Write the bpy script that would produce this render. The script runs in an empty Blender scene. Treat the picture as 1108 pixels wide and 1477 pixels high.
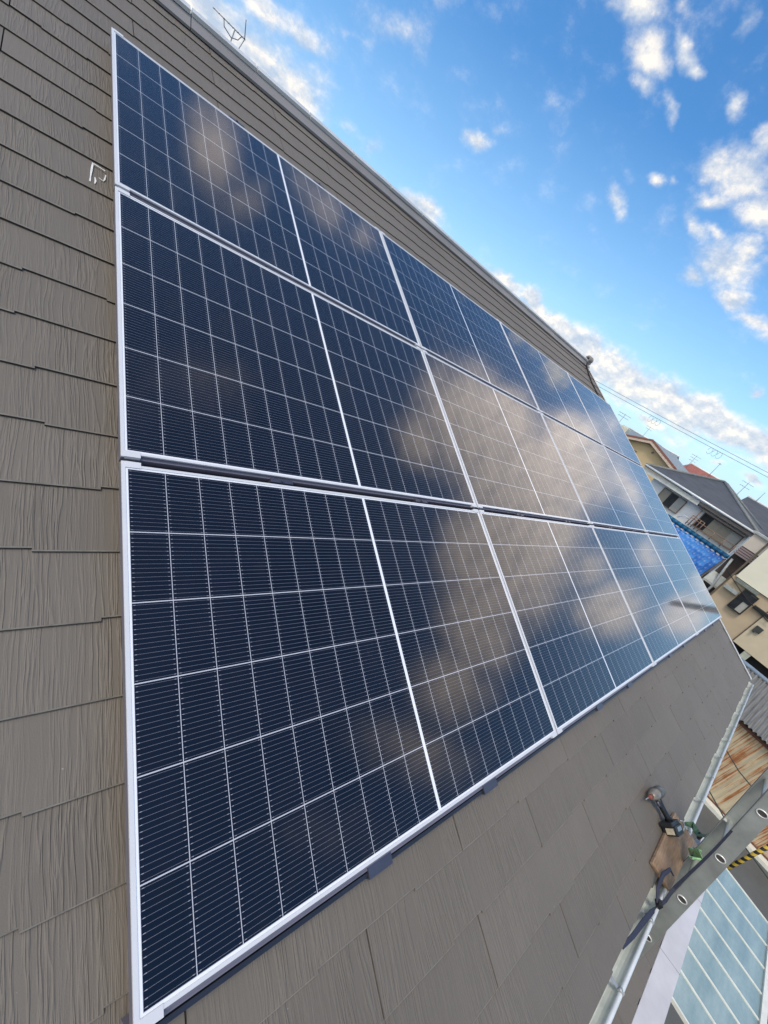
import bpy, bmesh, math, random
from mathutils import Vector, Matrix
R = math.radians
SC = bpy.context.scene
COL = SC.collection
random.seed(7)

# ------------------------------------------------------------------ camera, sky, sun, exposure
CAM = Vector((-0.2508, -3.2487, 7.0093))
PITCH = R(27.0)                     # slope of our roof
Z0 = 7.4                            # height of the array's upper left corner
cam = bpy.data.cameras.new('camera')
cam.sensor_fit = 'VERTICAL'; cam.sensor_height = 24.0
cam.lens = 591.05 / 1477.0 * 24.0
cam.clip_start = 0.02; cam.clip_end = 3000
co = bpy.data.objects.new('camera', cam); COL.objects.link(co)
rt = Vector((0.717786, -0.510598, 0.473363)); dn = Vector((0.072973, -0.620950, -0.780446)); fw = Vector((0.692429, 0.594737, -0.408449))
co.matrix_world = Matrix(((rt.x, -dn.x, -fw.x, CAM.x), (rt.y, -dn.y, -fw.y, CAM.y), (rt.z, -dn.z, -fw.z, CAM.z), (0, 0, 0, 1)))
SC.camera = co
SC.view_settings.view_transform = 'Standard'
SC.view_settings.look = 'None'
SC.view_settings.exposure = 0.66
SC.view_settings.gamma = 1.0

SUN_AZ, SUN_EL = 186.0, 62.0        # degrees, azimuth from +X towards +Y
sl = bpy.data.lights.new('sun', 'SUN'); sl.energy = 1.25; sl.angle = R(16); sl.color = (1.0, 0.93, 0.84)
so = bpy.data.objects.new('sun', sl); COL.objects.link(so)
sd = Vector((math.cos(R(SUN_EL)) * math.cos(R(SUN_AZ)), math.cos(R(SUN_EL)) * math.sin(R(SUN_AZ)), math.sin(R(SUN_EL))))
so.rotation_euler = (-sd).to_track_quat('-Z', 'Y').to_euler(); so.location = (0, 0, 40)

# clouds: azimuth, elevation, tilt (degrees), half length, half width (radians), density, bank (1 = a bank brightened for its reflection in the panels)
CLOUDS = [
    (29.3,6.0,-172.0,0.085,0.034,1.3,0.0), (24.3,6.1,-170.0,0.082,0.036,1.3,0.0), (19.1,6.0,-170.0,0.09,0.032,1.3,0.0), (14.5,6.6,-175.0,0.07,0.027,1.3,0.0),
    (10.2,6.2,-170.0,0.066,0.023,1.3,0.0), (24.3,3.8,-172.0,0.097,0.02,0.65,0.0), (17.2,3.1,-175.0,0.102,0.017,0.59,0.0), (10.5,4.4,-178.0,0.066,0.013,0.45,0.0),
    (19.0,3.2,177.0,0.031,0.01,1.17,0.0), (7.8,3.2,-176.0,0.021,0.009,1.17,0.0), (11.7,3.2,172.0,0.015,0.006,0.78,0.0), (55.1,9.5,-177.0,0.044,0.018,1.17,0.0),
    (46.0,7.8,-170.0,0.036,0.015,1.04,0.0), (42.5,7.6,-170.0,0.045,0.02,1.23,0.0), (38.7,7.5,-169.0,0.043,0.018,1.17,0.0), (33.9,6.6,-168.0,0.049,0.025,1.6,0.0),
    (79.3,11.7,175.0,0.075,0.032,1.1,0.0), (75.5,11.5,172.0,0.07,0.04,1.15,0.0), (71.4,11.4,167.0,0.055,0.042,1.15,0.0), (75.1,14.6,179.0,0.06,0.016,0.8,0.0),
    (71.4,14.8,177.0,0.045,0.014,0.7,0.0), (62.6,11.8,166.0,0.024,0.016,0.6,0.0), (65.9,11.8,178.0,0.027,0.012,0.4,0.0), (64.2,20.0,161.0,0.059,0.02,0.55,0.0),
    (67.1,17.8,156.0,0.044,0.009,0.35,0.0), (61.2,23.0,152.0,0.042,0.008,0.35,0.0), (61.4,19.9,154.0,0.028,0.019,0.4,0.0), (53.1,17.1,166.0,0.023,0.012,0.95,0.0),
    (51.7,18.6,157.0,0.014,0.007,0.4,0.0), (45.0,29.6,180.0,0.037,0.021,0.9,0.0), (42.2,28.1,-159.0,0.042,0.023,0.9,0.0), (40.7,26.4,-167.0,0.026,0.015,0.8,0.0),
    (38.9,29.0,-158.0,0.027,0.01,0.8,0.0), (37.1,28.4,177.0,0.014,0.008,0.85,0.0), (36.8,25.8,-146.0,0.026,0.008,0.6,0.0), (32.2,27.5,-129.0,0.018,0.012,0.75,0.0),
    (35.4,31.3,-127.0,0.016,0.01,0.6,0.0), (41.3,31.0,179.0,0.014,0.008,0.4,0.0), (27.5,24.6,-173.0,0.054,0.028,1.0,0.0), (29.8,24.4,172.0,0.033,0.018,1.0,0.0),
    (23.5,22.8,-174.0,0.051,0.024,1.0,0.0), (28.4,22.3,167.0,0.026,0.012,0.9,0.0), (27.9,26.7,-165.0,0.021,0.013,0.8,0.0), (36.5,19.2,-145.0,0.027,0.012,0.75,0.0),
    (34.1,21.9,172.0,0.013,0.008,0.8,0.0), (32.9,22.4,27.0,0.009,0.006,0.5,0.0), (23.5,18.4,177.0,0.049,0.026,1.0,0.0), (25.4,16.7,169.0,0.023,0.014,0.9,0.0),
    (22.8,19.6,30.0,0.028,0.018,0.9,0.0), (20.8,16.6,-165.0,0.037,0.015,0.95,0.0), (17.5,15.4,-171.0,0.033,0.013,0.95,0.0), (28.4,20.2,-150.0,0.034,0.01,0.75,0.0),
    (26.3,19.8,-149.0,0.03,0.01,0.65,0.0), (13.0,10.4,-177.0,0.017,0.009,0.8,0.0), (68.9,48.6,125.0,0.055,0.039,0.6,1.0), (62.2,49.9,-121.0,0.043,0.027,0.4,1.0),
    (71.5,48.2,107.0,0.027,0.022,0.4,1.0), (55.3,42.8,-178.0,0.066,0.032,0.4,1.0), (48.1,40.7,-144.0,0.04,0.027,0.35,1.0), (14.5,40.6,-154.0,0.066,0.046,0.7,1.0),
    (16.4,34.0,-154.0,0.113,0.078,1.0,1.0), (16.5,29.5,-147.0,0.07,0.05,1.0,1.0), (7.9,28.8,-165.0,0.096,0.091,1.0,1.0), (8.8,23.7,-100.0,0.086,0.077,1.0,1.0),
    (-4.2,31.8,5.0,0.113,0.079,1.0,1.0), (-3.5,27.8,2.0,0.111,0.091,1.0,1.0), (-13.9,31.4,8.0,0.093,0.07,0.95,1.0), (-24.5,32.6,132.0,0.069,0.063,0.8,1.0),
    (13.5,22.0,-140.0,0.055,0.04,0.9,1.0), (0.9,24.3,3.0,0.078,0.058,0.9,1.0), (6.8,21.3,-177.0,0.061,0.042,0.8,1.0), (-34.8,33.7,103.0,0.113,0.052,0.5,1.0),
    (-49.4,37.4,126.0,0.105,0.052,0.25,1.0), (-8.9,16.4,121.0,0.052,0.044,0.8,1.0), (-4.1,19.1,1.0,0.045,0.032,0.6,1.0), (6.8,16.0,-157.0,0.065,0.02,0.6,1.0),
    (14.3,17.5,-141.0,0.035,0.022,0.4,1.0), (-1.5,13.1,-153.0,0.04,0.02,0.5,1.0), (-8.1,9.4,-11.0,0.032,0.025,0.9,1.0), (-4.7,7.6,-161.0,0.024,0.016,0.8,1.0),
    (-11.0,24.8,115.0,0.035,0.03,0.5,1.0), (40.7,66.2,-111.0,0.109,0.07,0.3,1.0), (43.3,74.6,137.0,0.055,0.036,0.2,1.0),
]

w = bpy.data.worlds.new('World'); SC.world = w; w.use_nodes = True
T = w.node_tree; T.nodes.clear()
def N(t, kind, **kw):
    n = t.nodes.new(kind)
    for k, v in kw.items(): setattr(n, k, v)
    return n
def put(t, n, sock, v):
    s = n.inputs[sock]
    if isinstance(v, bpy.types.NodeSocket): t.links.new(v, s)
    else: s.default_value = v
def mth(t, op, a, b=None, c=None, clamp=False):
    n = N(t, 'ShaderNodeMath', operation=op, use_clamp=clamp)
    put(t, n, 0, a)
    if b is not None: put(t, n, 1, b)
    if c is not None: put(t, n, 2, c)
    return n.outputs[0]
def vmth(t, op, a, b=None, s=None):
    n = N(t, 'ShaderNodeVectorMath', operation=op)
    put(t, n, 0, a)
    if b is not None: put(t, n, 1, b)
    if s is not None: put(t, n, 'Scale', s)
    return n.outputs[0]
def mix(t, f, a, b, blend='MIX'):
    n = N(t, 'ShaderNodeMix', data_type='RGBA', blend_type=blend)
    put(t, n, 0, f); put(t, n, 6, a); put(t, n, 7, b)
    return n.outputs[2]
def ramp(t, f, stops, interp='LINEAR'):
    n = N(t, 'ShaderNodeValToRGB'); put(t, n, 0, f)
    cr = n.color_ramp; cr.interpolation = interp
    while len(cr.elements) < len(stops): cr.elements.new(0.5)
    for e, (p, c) in zip(cr.elements, stops):
        e.position = p; e.color = c if len(c) == 4 else (*c, 1)
    return n.outputs[0]
def noise(t, vec, scale, detail=4, rough=0.55, dist=0.0, lac=2.0):
    n = N(t, 'ShaderNodeTexNoise')
    put(t, n, 'Vector', vec); n.inputs['Scale'].default_value = scale; n.inputs['Detail'].default_value = detail
    n.inputs['Roughness'].default_value = rough; n.inputs['Distortion'].default_value = dist; n.inputs['Lacunarity'].default_value = lac
    return n
def build_world():
    t = T
    out = N(t, 'ShaderNodeOutputWorld'); bg = N(t, 'ShaderNodeBackground')
    sky = N(t, 'ShaderNodeTexSky', sky_type='NISHITA', sun_disc=False)
    sky.sun_elevation = R(SUN_EL); sky.sun_rotation = R(90 - SUN_AZ)
    sky.air_density = 1.0; sky.dust_density = 0.6; sky.ozone_density = 2.0
    hsv = N(t, 'ShaderNodeHueSaturation'); hsv.inputs['Saturation'].default_value = 1.25
    put(t, hsv, 'Color', sky.outputs[0])
    blue = vmth(t, 'MULTIPLY', hsv.outputs[0], (0.100, 0.124, 0.130))
    tc = N(t, 'ShaderNodeTexCoord'); d = tc.outputs['Generated']
    d = vmth(t, 'NORMALIZE', d)
    n1 = noise(t, d, 9.0, 5, 0.6)
    off = vmth(t, 'SCALE', vmth(t, 'SUBTRACT', n1.outputs['Color'], (0.5, 0.5, 0.5)), s=0.055)
    dw = vmth(t, 'ADD', d, off)
    tot = [None, None]
    for az, el, tilt, a, b, amp, bank in CLOUDS:
        az, el, tl = R(az), R(el), R(tilt)
        c = Vector((math.cos(el) * math.cos(az), math.cos(el) * math.sin(az), math.sin(el)))
        ea = Vector((-math.sin(az), math.cos(az), 0)); ee = c.cross(ea)
        A = math.cos(tl) * ea + math.sin(tl) * ee; B = c.cross(A)
        rot = Matrix((A, B, c)).transposed().to_euler()
        m = N(t, 'ShaderNodeMapping', vector_type='TEXTURE')
        put(t, m, 0, dw); m.inputs[1].default_value = c; m.inputs[2].default_value = rot; m.inputs[3].default_value = (a * (2.05 if bank else 1.75), b * (2.05 if bank else 1.75), 0.5)
        g = N(t, 'ShaderNodeTexGradient', gradient_type='SPHERICAL'); put(t, g, 0, m.outputs[0])
        k = int(bank)
        v = mth(t, 'MULTIPLY', g.outputs['Fac'], amp * 1.9)
        tot[k] = v if tot[k] is None else mth(t, 'SMOOTH_MAX', tot[k], v, 0.25)
    # tattered edges: fine noise eats into the soft shapes
    st = N(t, 'ShaderNodeMapping'); put(t, st, 0, d); st.inputs[3].default_value = (1, 1, 1.5)
    n2 = noise(t, st.outputs[0], 17.0, 8, 0.62)
    er = mth(t, 'MULTIPLY', mth(t, 'SUBTRACT', n2.outputs['Fac'], 0.5), 1.7)
    def dens(x, lo, hi):
        m = N(t, 'ShaderNodeMapRange', interpolation_type='SMOOTHSTEP')
        put(t, m, 0, mth(t, 'ADD', x, er)); m.inputs[1].default_value = lo; m.inputs[2].default_value = hi
        return m.outputs[0]
    d0 = mth(t, 'MULTIPLY', dens(tot[0], 0.25, 1.60), 0.96)
    d1 = dens(mth(t, 'SUBTRACT', tot[1], mth(t, 'MULTIPLY', er, 0.72)), 0.15, 1.30)
    # billow shading: compare the noise with itself a little towards the light
    n3 = noise(t, vmth(t, 'ADD', st.outputs[0], (0.0, 0.006, 0.016)), 17.0, 8, 0.62)
    sh = mth(t, 'MULTIPLY_ADD', mth(t, 'SUBTRACT', n2.outputs['Fac'], n3.outputs['Fac']), 3.2, 0.62, clamp=True)
    c0 = ramp(t, sh, [(0.15, (0.36, 0.42, 0.51)), (0.6, (0.51, 0.53, 0.56)), (0.95, (0.70, 0.66, 0.60))])
    c1 = ramp(t, sh, [(0.1, (0.95, 0.85, 0.80)), (0.9, (1.45, 1.27, 1.13))])
    # unseen broken cloud deck behind the camera, added to whiten the fill light
    deck = N(t, 'ShaderNodeVectorMath', operation='DOT_PRODUCT'); put(t, deck, 0, dw); deck.inputs[1].default_value = (-0.85, -0.28, 0.45)
    m = N(t, 'ShaderNodeMapRange', interpolation_type='SMOOTHSTEP'); put(t, m, 0, mth(t, 'ADD', deck.outputs['Value'], mth(t, 'MULTIPLY', er, 0.12))); m.inputs[1].default_value = 0.44; m.inputs[2].default_value = 0.72
    blue = mix(t, mth(t, 'MULTIPLY', m.outputs[0], 0.9), blue, (0.92, 0.88, 0.82, 1))
    sc = mix(t, d0, blue, c0)
    sc = mix(t, d1, sc, c1)
    # thin milky haze of the air close to the horizon
    sep = N(t, 'ShaderNodeSeparateXYZ'); put(t, sep, 0, d)
    hz = ramp(t, sep.outputs[2], [(0.0, (0.8, 0.8, 0.8)), (0.08, (0.6, 0.6, 0.6)), (0.20, (0.32, 0.32, 0.32)), (0.42, (0.0, 0.0, 0.0))])
    hzf = mth(t, 'MULTIPLY', hz, mth(t, 'SUBTRACT', 1.0, d0))
    sc = mix(t, hzf, sc, (0.36, 0.53, 0.70, 1))
    put(t, bg, 'Color', sc); bg.inputs['Strength'].default_value = 1.0
    t.links.new(bg.outputs[0], out.inputs[0])
build_world()
w.cycles.sampling_method = 'MANUAL'; w.cycles.sample_map_resolution = 512

# ------------------------------------------------------------------ helpers
def tag(o, label=None, cat=None, group=None, kind=None):
    if label: o['label'] = label
    if cat: o['category'] = cat
    if group: o['group'] = group
    if kind: o['kind'] = kind
    return o
def thing(name, label, cat, loc=(0, 0, 0), rot=(0, 0, 0), group=None):
    o = bpy.data.objects.new(name, None); COL.objects.link(o)
    o.location = loc; o.rotation_euler = rot; o.empty_display_size = 0.1
    return tag(o, label, cat, group)
class MB:
    """collects shapes, links them as ONE mesh object"""
    def __init__(s): s.v = []; s.f = []; s.m = []; s.t = []; s.mi = 0; s.tv = 0.5; s.sm = []
    def add(s, vs, fs, smooth=False):
        k = len(s.v); s.v += [tuple(p) for p in vs]
        for f in fs: s.f.append(tuple(i + k for i in f)); s.m.append(s.mi); s.t.append(s.tv); s.sm.append(smooth)
        return s
    def box(s, c, size, rot=None):
        h = [x / 2 for x in size]; Rm = Matrix.Identity(3) if rot is None else (rot if isinstance(rot, Matrix) else Matrix.Rotation(rot, 3, 'Z'))
        vs = [Vector(c) + Rm @ Vector((sx * h[0], sy * h[1], sz * h[2])) for sx in (-1, 1) for sy in (-1, 1) for sz in (-1, 1)]
        return s.add(vs, [(0, 1, 3, 2), (4, 6, 7, 5), (0, 4, 5, 1), (2, 3, 7, 6), (0, 2, 6, 4), (1, 5, 7, 3)])
    def span(s, a, b):
        return s.box([(x + y) / 2 for x, y in zip(a, b)], [abs(y - x) for x, y in zip(a, b)])
    def prism(s, poly, axis, a, b):
        """poly: points in the two other axes (cyclic order y,z / z,x / x,y)"""
        n = len(poly)
        def P(p, q):
            return {0: (q, p[0], p[1]), 1: (p[1], q, p[0]), 2: (p[0], p[1], q)}[axis]
        vs = [P(p, a) for p in poly] + [P(p, b) for p in poly]
        fs = [tuple(range(n - 1, -1, -1)), tuple(range(n, 2 * n))] + [(i, (i + 1) % n, n + (i + 1) % n, n + i) for i in range(n)]
        return s.add(vs, fs)
    def tube(s, pts, r, seg=10, caps=True, flat=None):
        pts = [Vector(p) for p in pts]; n = len(pts); rr = r if isinstance(r, (list, tuple)) else [r] * n
        vs = []; up = None
        for i, p in enumerate(pts):
            d = (pts[min(i + 1, n - 1)] - pts[max(i - 1, 0)]).normalized()
            if up is None: up = Vector((0, 0, 1)) if abs(d.z) < 0.9 else Vector((1, 0, 0))
            x = d.cross(up).normalized(); y = x.cross(d).normalized(); up = y
            for k in range(seg):
                a = 2 * math.pi * k / seg
                fy = flat if flat else 1.0
                vs.append(p + rr[i] * (math.cos(a) * x + math.sin(a) * y * fy))
        fs = [(i * seg + k, i * seg + (k + 1) % seg, (i + 1) * seg + (k + 1) % seg, (i + 1) * seg + k) for i in range(n - 1) for k in range(seg)]
        s.add(vs, fs, True)
        if caps:
            k0 = len(s.v) - n * seg
            for f in (tuple(k0 + k for k in range(seg - 1, -1, -1)), tuple(k0 + (n - 1) * seg + k for k in range(seg))):
                s.f.append(f); s.m.append(s.mi); s.t.append(s.tv); s.sm.append(False)
        return s
    def ribbon(s, pts, width, side, th=0.003):
        """flat strap: pts along it, side = unit vector across it"""
        pts = [Vector(p) for p in pts]; n = len(pts)
        vs = []
        for i, p in enumerate(pts):
            d = (pts[min(i + 1, n - 1)] - pts[max(i - 1, 0)]).normalized()
            sv = side[i] if isinstance(side, list) else side
            sv = Vector(sv); sv = (sv - sv.dot(d) * d).normalized(); nn = d.cross(sv)
            wv = width[i] if isinstance(width, (list, tuple)) else width
            for a, b in ((-1, -1), (1, -1), (1, 1), (-1, 1)): vs.append(p + sv * a * wv / 2 + nn * b * th / 2)
        fs = [(i * 4 + k, i * 4 + (k + 1) % 4, i * 4 + 4 + (k + 1) % 4, i * 4 + 4 + k) for i in range(n - 1) for k in range(4)]
        fs += [(3, 2, 1, 0), tuple((n - 1) * 4 + k for k in range(4))]
        return s.add(vs, fs)
    def build(s, name, mats, parent=None, origin=None, bevel=0, uvw=False):
        me = bpy.data.meshes.new(name)
        o0 = Vector(origin) if origin is not None else Vector((0, 0, 0))
        me.from_pydata([tuple(Vector(p) - o0) for p in s.v], [], s.f)
        for m in (mats if isinstance(mats, (list, tuple)) else [mats]): me.materials.append(m)
        me.polygons.foreach_set('material_index', s.m)
        me.polygons.foreach_set('use_smooth', s.sm)
        at = me.attributes.new('tint', 'FLOAT', 'FACE'); at.data.foreach_set('value', s.t)
        bm = bmesh.new(); bm.from_mesh(me); bmesh.ops.recalc_face_normals(bm, faces=bm.faces); bm.to_mesh(me); bm.free()
        me.update()
        o = bpy.data.objects.new(name, me); COL.objects.link(o)
        if parent: o.parent = parent
        if bevel:
            b = o.modifiers.new('bevel', 'BEVEL'); b.width = bevel; b.segments = 2; b.limit_method = 'ANGLE'
        return o

# ------------------------------------------------------------------ materials
def mat(name, col=(0.5, 0.5, 0.5), rough=0.5, metal=0.0, spec=0.5):
    m = bpy.data.materials.new(name); m.use_nodes = True
    t = m.node_tree; b = t.nodes['Principled BSDF']
    b.inputs['Base Color'].default_value = (*col, 1); b.inputs['Roughness'].default_value = rough
    b.inputs['Metallic'].default_value = metal; b.inputs['Specular IOR Level'].default_value = spec
    return m, t, b
def worn(name, col, rough=0.6, metal=0.0, amount=0.25, scale=6.0, bump=0.0, bscale=60, stretch=(1, 1, 1), spec=0.4):
    """plain material with soft uneven wear"""
    m, t, b = mat(name, col, rough, metal, spec)
    tc = N(t, 'ShaderNodeTexCoord'); mp = N(t, 'ShaderNodeMapping'); put(t, mp, 0, tc.outputs['Object']); mp.inputs[3].default_value = stretch
    n = noise(t, mp.outputs[0], scale, 6, 0.6)
    f = ramp(t, n.outputs['Fac'], [(0.3, (0, 0, 0)), (0.7, (1, 1, 1))])
    lo = tuple(c * (1 - amount) for c in col); hi = tuple(min(1, c * (1 + amount * 0.6)) for c in col)
    put(t, b, 'Base Color', mix(t, f, (*lo, 1), (*hi, 1)))
    if bump:
        n2 = noise(t, mp.outputs[0], bscale, 4, 0.6); bp = N(t, 'ShaderNodeBump'); bp.inputs['Strength'].default_value = 1; bp.inputs['Distance'].default_value = bump
        put(t, bp, 'Height', n2.outputs['Fac']); put(t, b, 'Normal', bp.outputs[0])
    return m
def slate_mat(name, base):
    m, t, b = mat(name, base, 0.62, 0, 0.35)
    tc = N(t, 'ShaderNodeTexCoord'); o = tc.outputs['Object']
    at = N(t, 'ShaderNodeAttribute', attribute_name='tint'); tint = at.outputs['Fac']
    # every slate has its own piece of the pressed wood grain
    shift = N(t, 'ShaderNodeCombineXYZ'); put(t, shift, 0, mth(t, 'MULTIPLY', tint, 37.0)); put(t, shift, 1, mth(t, 'MULTIPLY', tint, 91.0))
    p = vmth(t, 'ADD', o, shift.outputs[0])
    warp = noise(t, p, 3.0, 2, 0.5)
    wv = vmth(t, 'SCALE', vmth(t, 'SUBTRACT', warp.outputs['Color'], (0.5, 0.5, 0.5)), s=0.032)
    p2 = vmth(t, 'ADD', p, wv)
    mp = N(t, 'ShaderNodeMapping'); put(t, mp, 0, p2); mp.inputs[3].default_value = (1, 0.042, 0.3)
    g = noise(t, mp.outputs[0], 84, 3, 0.5)
    ridge = mth(t, 'SUBTRACT', 1.0, mth(t, 'MULTIPLY', mth(t, 'ABSOLUTE', mth(t, 'SUBTRACT', g.outputs['Fac'], 0.5)), 9.0), clamp=True)
    ridge = mth(t, 'POWER', ridge, 1.5)
    mp3 = N(t, 'ShaderNodeMapping'); put(t, mp3, 0, p2); mp3.inputs[3].default_value = (1, 0.12, 0.3)
    patch = noise(t, mp3.outputs[0], 7, 2, 0.5)
    pf = ramp(t, patch.outputs['Fac'], [(0.34, (0.1, 0.1, 0.1)), (0.62, (1, 1, 1))])
    ridge = mth(t, 'MULTIPLY', ridge, pf)
    fine = noise(t, o, 420, 3, 0.7)
    dirt = noise(t, o, 1.7, 5, 0.6)
    bc = mix(t, mth(t, 'MULTIPLY', ridge, 0.20), (*base, 1), tuple(c * 1.75 for c in base) + (1,))
    k = mth(t, 'ADD', 0.80, mth(t, 'MULTIPLY', tint, 0.09))
    k = mth(t, 'ADD', k, mth(t, 'MULTIPLY', fine.outputs['Fac'], 0.20))
    k = mth(t, 'ADD', k, mth(t, 'MULTIPLY', mth(t, 'SUBTRACT', dirt.outputs['Fac'], 0.5), 0.30))
    bc = vmth(t, 'SCALE', bc, s=k)
    # pale specks of chalk dust and grit
    sp = noise(t, o, 55, 2, 0.5)
    spm = ramp(t, sp.outputs['Fac'], [(0.775, (0, 0, 0)), (0.80, (1, 1, 1))])
    bc = mix(t, mth(t, 'MULTIPLY', spm, 0.5), bc, (0.42, 0.40, 0.37, 1))
    put(t, b, 'Base Color', bc)
    h = mth(t, 'ADD', mth(t, 'MULTIPLY', ridge, 0.9), mth(t, 'MULTIPLY', fine.outputs['Fac'], 0.35))
    bp = N(t, 'ShaderNodeBump'); bp.inputs['Strength'].default_value = 0.8; bp.inputs['Distance'].default_value = 0.0028
    put(t, bp, 'Height', h); put(t, b, 'Normal', bp.outputs[0])
    return m
M = {}
M['slate'] = slate_mat('roof slate', (0.158, 0.137, 0.114))
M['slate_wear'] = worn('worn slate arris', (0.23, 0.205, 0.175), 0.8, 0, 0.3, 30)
M['slate_edge'] = worn('shaded raw slate edge', (0.045, 0.038, 0.033), 0.9)  # raw butt faces, darkened so the downslope shade sits in the colour
M['underlay'] = worn('slate underlayer', (0.028, 0.024, 0.021), 0.9)
M['ridge'] = worn('ridge metal', (0.235, 0.22, 0.215), 0.5, 0.0, 0.15, 3)
M['verge'] = worn('pale edge metal', (0.62, 0.62, 0.60), 0.4, 0.2, 0.15, 5)
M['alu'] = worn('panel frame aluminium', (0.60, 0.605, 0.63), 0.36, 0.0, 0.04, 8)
M['alu_side'] = worn('shaded frame side', (0.165, 0.158, 0.20), 0.45, 0.1, 0.12, 8)  # anodised tint darkened against the lip: side shade put into the colour
M['rail'] = worn('dark anodised rail', (0.045, 0.05, 0.065), 0.4, 0.6, 0.2, 10)
M['railgap'] = worn('rail slot', (0.006, 0.006, 0.008), 0.8)
M['clamp'] = worn('clamp metal', (0.095, 0.10, 0.13), 0.4, 0.6, 0.2, 12)
M['gutter'] = worn('weathered pale gutter', (0.66, 0.70, 0.64), 0.45, 0.0, 0.25, 7)
M['gutter_lip'] = worn('gutter lip', (0.72, 0.74, 0.73), 0.35, 0.1, 0.12, 7)
M['steel'] = worn('galvanised steel', (0.45, 0.47, 0.46), 0.4, 0.6, 0.3, 14)
M['ladder'] = worn('ladder aluminium', (0.40, 0.42, 0.40), 0.42, 0.55, 0.25, 9, 0.0004, 40)
M['ladder_rim'] = worn('rung rim aluminium', (0.78, 0.78, 0.76), 0.35, 0.5, 0.1)
M['dark'] = worn('dark interior', (0.015, 0.015, 0.017), 0.6)
M['siding'] = worn('beige siding wall', (0.50, 0.44, 0.35), 0.8, 0, 0.08, 4)
def cell_mat(W, H):
    m, t, b = mat('solar glass over cells', (0.01, 0.01, 0.02), 0.5, 0, 0.08)
    tc = N(t, 'ShaderNodeTexCoord'); sp = N(t, 'ShaderNodeSeparateXYZ'); put(t, sp, 0, tc.outputs['Object'])
    x, y = sp.outputs[0], sp.outputs[1]
    mx, my, cg = 0.0155, 0.0225, 0.012
    half = (W - 2 * mx - cg) / 2; px = half / 9; py = (H - 2 * my) / 6
    xc = mth(t, 'ABSOLUTE', mth(t, 'SUBTRACT', x, W / 2))          # distance from the centre bus
    xh = mth(t, 'SUBTRACT', xc, cg / 2)
    yy = mth(t, 'SUBTRACT', y, my)
    def line(v, p, wd):
        f = mth(t, 'FRACT', mth(t, 'ADD', mth(t, 'DIVIDE', v, p), 0.5))
        return mth(t, 'LESS_THAN', mth(t, 'MULTIPLY', mth(t, 'ABSOLUTE', mth(t, 'SUBTRACT', f, 0.5)), p), wd / 2)
    lx = line(xh, px, 0.0017); ly = line(yy, py, 0.0026)
    bus = mth(t, 'LESS_THAN', xh, 0.0)
    edge = mth(t, 'MAXIMUM', mth(t, 'GREATER_THAN', xh, half), mth(t, 'MAXIMUM', mth(t, 'LESS_THAN', yy, 0.0), mth(t, 'GREATER_THAN', yy, 6 * py)))
    q = py / 16
    wire = line(mth(t, 'ADD', yy, q / 2), q, 0.0007)
    fx = mth(t, 'FRACT', mth(t, 'DIVIDE', xh, px))
    endd = mth(t, 'MULTIPLY', mth(t, 'SUBTRACT', 0.5, mth(t, 'ABSOLUTE', mth(t, 'SUBTRACT', fx, 0.5))), px)
    pad = mth(t, 'MULTIPLY', line(mth(t, 'ADD', yy, q / 2), q, 0.0013), mth(t, 'MULTIPLY', mth(t, 'GREATER_THAN', endd, 0.004), mth(t, 'LESS_THAN', endd, 0.0085)))
    # each cell is a slightly different batch
    cid = N(t, 'ShaderNodeCombineXYZ'); put(t, cid, 0, mth(t, 'FLOOR', mth(t, 'DIVIDE', x, px))); put(t, cid, 1, mth(t, 'FLOOR', mth(t, 'DIVIDE', yy, py)))
    oi = N(t, 'ShaderNodeObjectInfo'); put(t, cid, 2, mth(t, 'MULTIPLY', oi.outputs['Random'], 50.0))
    wn = N(t, 'ShaderNodeTexWhiteNoise'); put(t, wn, 0, cid.outputs[0])
    cell = mix(t, wn.outputs['Value'], (0.0008, 0.0016, 0.0060, 1), (0.0022, 0.0030, 0.0090, 1))
    c = mix(t, wire, cell, (0.155, 0.16, 0.19, 1)); c = mix(t, pad, c, (0.30, 0.30, 0.33, 1)); c = mix(t, mth(t, 'MAXIMUM', lx, ly), c, (0.50, 0.51, 0.56, 1)); c = mix(t, mth(t, 'MAXIMUM', bus, edge), c, (0.80, 0.81, 0.84, 1))
    # thin uneven dust and a few dried water spots
    du = noise(t, tc.outputs['Object'], 3.0, 6, 0.7); ds = noise(t, tc.outputs['Object'], 34, 2, 0.5)
    spots = ramp(t, ds.outputs['Fac'], [(0.72, (0, 0, 0)), (0.78, (1, 1, 1))])
    dust = mth(t, 'ADD', mth(t, 'MULTIPLY', du.outputs['Fac'], 0.005), mth(t, 'MULTIPLY', spots, 0.012))
    c = mix(t, dust, c, (0.42, 0.39, 0.35, 1))
    put(t, b, 'Base Color', c)
    b.inputs['Coat Weight'].default_value = 1.0; b.inputs['Coat IOR'].default_value = 1.48
    # faint film of dust makes the glass not perfectly even
    dn_ = noise(t, tc.outputs['Object'], 2.2, 5, 0.6)
    put(t, b, 'Coat Roughness', mth(t, 'MULTIPLY_ADD', dn_.outputs['Fac'], 0.025, 0.045))
    return m

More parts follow.
